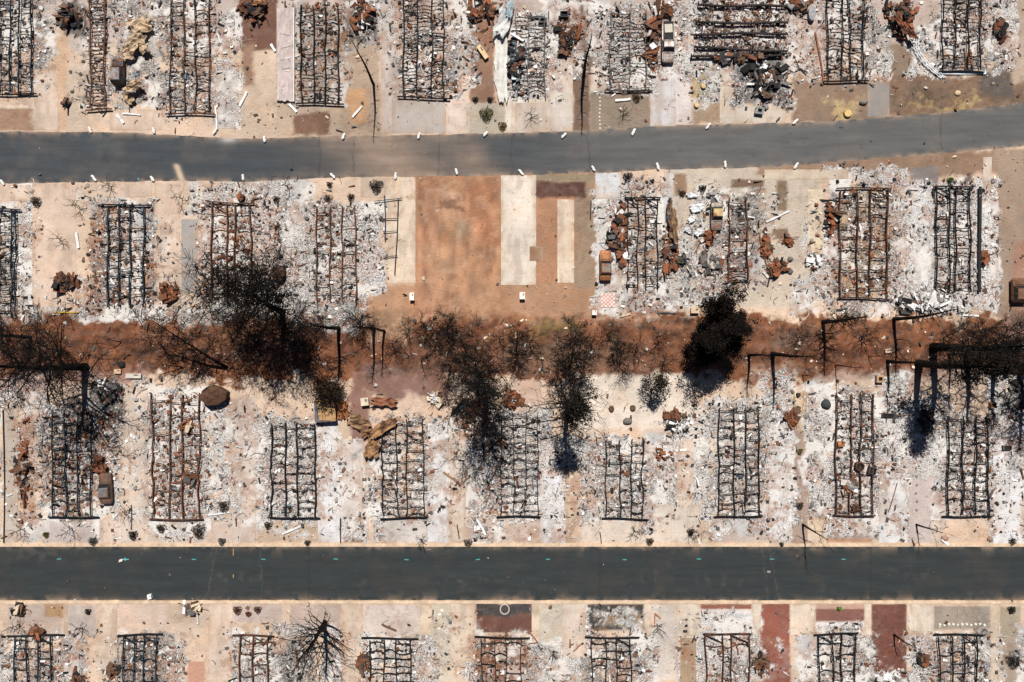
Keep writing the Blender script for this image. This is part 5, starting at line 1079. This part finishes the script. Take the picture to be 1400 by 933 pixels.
# right
T_('thin black trunk, left of two above the tidy ladder chassis', 1024,485,9.5,.25,(-.3,0),14,1.0,.4,1,2)
T_('black trunk, right of two above the tidy ladder chassis', 1057,485,12.5,.34,(.1,0),18,1.1,.4,1,2)
T_('charred pine with bristly short branches in the lane right of the dense tree', 1126,440,12.5,.32,(.2,.2),44,1.9,.2,1,3,.8,-.02,conic=True)
T_('charred pine rising at the heap of white pipes', 1223,437,14,.30,(.3,.8),30,1.8,.35,1,2,.8,0,conic=True)
T_('small thin pole-like trunk above the rust-streaked chassis', 1143,500,8.5,.1,(0,0),6,.6,.4,1,1)
T_('short bare stick in the lane above the rust-streaked chassis', 1187,487,3.5,.07,(.8,0),3,.5,.3,1,1)
T_('short bare stick beside the yellow-edged bed', 1097,513,3,.07,(.5,0),3,.5,.3,1,1)
T_('thin trunk, leftmost of the tall group at right', 1214,494,10,.28,(0,.0),12,1.2,.4,1,2)
T_('tall charred cypress-like tree, second of the tall group at right', 1254,497,20,.6,(.0,0),44,2.5,.42,1,3,.8,0,6500,(.02,.016,.012),.28,conic=True,ltop=.45)
T_('tallest thick-trunked tree of the right-hand group', 1277,475,20,.68,(-.2,.2),26,2.8,.3,2,2,.9,0,600,(.03,.024,.018),.3)
T_('slim trunk between the thick trunks at right', 1298,484,13,.24,(0,0),10,.8,.4,1,2)
T_('thick bare tree standing above the right ladder chassis', 1323,480,18,.58,(0,.8),22,3.2,.3,2,2,.9,0)
T_('black trunk near the right edge above the small brown box', 1357,508,13,.42,(.1,0),24,1.8,.3,2,2)
T_('big dark tree at the right edge with a heavy shadow', 1396,500,19,.65,(-.3,.2),30,3.2,.3,2,2,.9,0,1200,(.03,.024,.018),.5)
T_('bare upright bush at the right edge of the lane', 1372,462,6,.12,(.2,2),26,2.4,.1,2,2,.6)
T_('bare bush left of the thick trunks in the lane at right', 1290,462,5,.1,(0,1.8),18,2.0,.1,2,2,.6)
# road side trees
T_('forked bare tree at the upper dark-road kerb, left of two', 1098,718,7.5,.2,(.4,-.1),7,2.8,.4,1,1,.5,.12)
T_('small bare tree at the upper dark-road kerb, right of two', 1253,717,5.5,.16,(.5,.2),7,1.8,.3,1,1,.5,.1)
T_('fan-shaped bare tree with many radial branches below the dark road', 445,851,13.5,.34,(.2,.4),46,5.2,.04,1,1,.4,.02,twig=.036)
T_('small bare tree on the dark red yard below the road', 1222,868,5,.17,(.4,.2),8,1.2,.4,1,1)
T_('thin leaning trunk crossing the kerb of the grey road at the top', 512,116,14,.22,(.0,.4),10,.9,.2,1,1,name='burned_tree')
T_('long straight charred trunk on the brown strip between driveways in the top row', 797,104,13.5,.27,(-.3,.2),14,.9,.1,1,1)
# small burned shrubs
SH = [(34,723,2.6,'branching black shrub in the left corner yard above the dark road'),(99,722,2.2,'splayed black shrub in front of the chassis at lower left'),(27,853,1.6,'small charred shrub in the first yard below the dark road'),(113,858,1.8,'splayed charred shrub in the second grey yard below the dark road'),
 (727,161,1.4,'tiny black sapling on the gravel by the grey road, left one'),(852,156,1.4,'tiny black sapling on the dark gravel yard by the grey road'),(867,725,1.4,'small charred sapling below the short chassis'),(575,737,1.4,'small charred sapling in the centre front yard by the kerb'),
 (108,282,2.2,'bare fallen branches left of the blue ladder chassis top'),(250,272,2.4,'bare branching shrub left of the rusty twin-pair chassis'),(395,258,2.4,'bare curved shrub at the top of the white ash yard'),(380,312,2.4,'bare forked shrub left of the four-beam rusty chassis'),
 (85,330,1.6,'thin bare twigs on the wide peach driveway'),(898,853,1.6,'bent charred sapling on the pale yard below the road'),(757,890,1.2,'tiny charred stick on the pale yard at the bottom'),(945,728,1.8,'spindly charred shrub beside the tidy ladder chassis front'),(152,256,1.4,'small charred twig at the lower edge of the grey road'),(173,700,1.8,'thin bare sapling right of the dark burned sedan')]
for a, b, hh, lab in SH: T_(lab, a, b, hh, .06, (rnd.uniform(-.6, .6), rnd.uniform(-.4, .6)), 9, 1.1, .1, 1, 1, .6, 0, name='burned_shrub', cat='shrub', twig=.03)
def bush(px_, py_, r_, col, lab, h=.6, n=500, spread=1.0):
    cx, cy = PX(px_, py_); root = empty('shrub', (cx, cy, 0), lab, 'shrub'); nr = np.random.default_rng(int(px_ + py_)); rad = r_ * S
    tb = Tubes()
    for k in range(14): t = k * .45; tb.add(np.array([0, 0, 0.]), np.array([math.cos(t) * rad * .8, math.sin(t) * rad * .8, h * .8]), .03, .012)
    tb.build('stems', M_bark, root, (.03, .02, .015), 3, nr)
    a = nr.uniform(0, 6.283, n); q = nr.random(n) ** .6 * rad * (1 + .2 * np.sin(a * 3)); z = nr.random(n) * h * np.sqrt(np.clip(1 - (q / rad / 1.3) ** 2, 0, 1)) + .03; c = np.stack([q * np.cos(a), q * np.sin(a), z], -1)
    s = nr.uniform(.05, .12, n); u = nr.normal(0, 1, (n, 3)); u /= np.linalg.norm(u, axis=1)[:, None]; v = nr.normal(0, 1, (n, 3)); v -= u * (u * v).sum(1)[:, None]; v /= np.linalg.norm(v, axis=1)[:, None]
    V = np.stack([c - u * s[:, None], c + v * s[:, None] * .6, c + u * s[:, None], c - v * s[:, None] * .6], 1).reshape(-1, 3)
    mesh_obj('foliage', V, np.arange(n * 4).reshape(-1, 4), M_leaf, root, np.repeat(np.array(col)[None] * nr.uniform(.5, 1.6, (n, 1)), 4, 0))
DK = (.035, .03, .025)
for args in ((665,157,9,(.10,.095,.04),'olive-brown round shrub on the gravel near the grey road',.9,700),(687,173,6,(.16,.10,.04),'small ochre shrub at the upper edge of the grey road',.5,300),(515,255,9,(.035,.033,.025),'dark shrub at the corner of the cream pad below the grey road',.9,700),(1298,247,4,(.08,.14,.03),'bright green shrub above the white-ash chassis',.6,250),(1147,832,3,(.10,.22,.03),'tiny bright green plant in the red yard below the dark road',.4,160),
 (51,276,7,(.05,.03,.02),'dark brown shrub on the peach driveway near the left edge',.8,400),(183,731,6,DK,'dark scorched shrub at the driveway edge above the dark road, left',.8,400),(273,725,9,(.045,.035,.03),'large dark scorched shrub below the long rusty chassis',.9,600),(221,722,6,DK,'scorched shrub left of the large dark one below the long rusty chassis',.6,300),(307,692,8,(.05,.035,.025),'brown scorched shrub right of the long rusty chassis',.7,400),
 (64,731,4,(.08,.07,.02),'small olive shrub in front of the chassis at lower left',.4,200),(128,740,6,(.06,.06,.06),'grey ash-covered shrub at the upper kerb at left',.5,300),(304,740,5,(.10,.09,.085),'pale grey charred shrub at the upper kerb beside the grey slab',.5,300),(421,742,4,(.06,.055,.05),'grey charred shrub at the kerb below the black and white chassis',.5,200),(367,718,5,(.05,.04,.02),'dark olive shrub below the left side of the black and white chassis',.5,300),(640,742,6,(.08,.06,.05),'brown charred shrub at the kerb in the centre',.5,300),
 (888,740,5,(.08,.055,.04),'brown charred shrub at the kerb below the short chassis',.6,300),(944,727,5,(.05,.035,.025),'round brown shrub beside the tidy ladder chassis front',.5,250),(1383,740,5,DK,'dark shrub at the kerb at the far right',.5,200),(1382,833,5,DK,'black shrub in the last grey yard below the dark road',.6,300),(1384,904,9,(.03,.027,.024),'wide sooty shrub at the lower right corner',.7,600),
 (1093,691,5,(.06,.05,.04),'dark shrub on the brown strip beside the white driveway',.5,250),(1093,617,4,(.14,.13,.03),'yellow-green shrub on the brown strip beside the white driveway',.5,200),(121,836,4,DK,'round black shrub in the second grey yard below the dark road',.5,200),(325,834,6,(.12,.05,.035),'red-brown shrub, left of three in the yard below the dark road',.4,300),(340,839,4,(.12,.05,.035),'red-brown shrub, middle of three in the yard below the dark road',.4,200),(353,833,5,(.10,.04,.03),'red-brown shrub, right of three in the yard below the dark road',.5,250),
 (960,258,5,(.04,.025,.018),'dark brown shrub on the beige yard near the lower edge of the grey road',.6,250),(858,243,6,DK,'sooty shrub above the soot-black chassis',.6,250),(932,265,5,(.09,.05,.03),'small brown shrub at the foot of the narrow brown bed',.5,200),(1068,744,3,DK,'small sooty shrub at the kerb above the road crack',.4,120),(823,810,0,DK,'',0,0),
 (80,510,6,(.04,.03,.02),'scorched shrub beneath the massive leaning tree',.6,300),(449,272,6,(.03,.025,.02),'black scorched shrub, left of two atop the four-beam rusty chassis',.6,200),(480,270,5,(.03,.025,.02),'black scorched shrub, right of two atop the four-beam rusty chassis',.6,200),(378,273,5,(.03,.025,.02),'small black scorched shrub on the white ash yard',.6,200),(451,253,4,(.03,.025,.02),'tiny black scorched shrub near the lower edge of the grey road',.5,150),(870,134,6,(.08,.045,.025),'brown scorched shrub on the dark gravel yard',.6,250),(650,137,4,DK,'dark scorched shrub, left of two at the foot of the brown bed',.5,160),(670,137,4,DK,'dark scorched shrub, right of two at the foot of the brown bed',.5,160)):
    if args[2]: bush(*args)
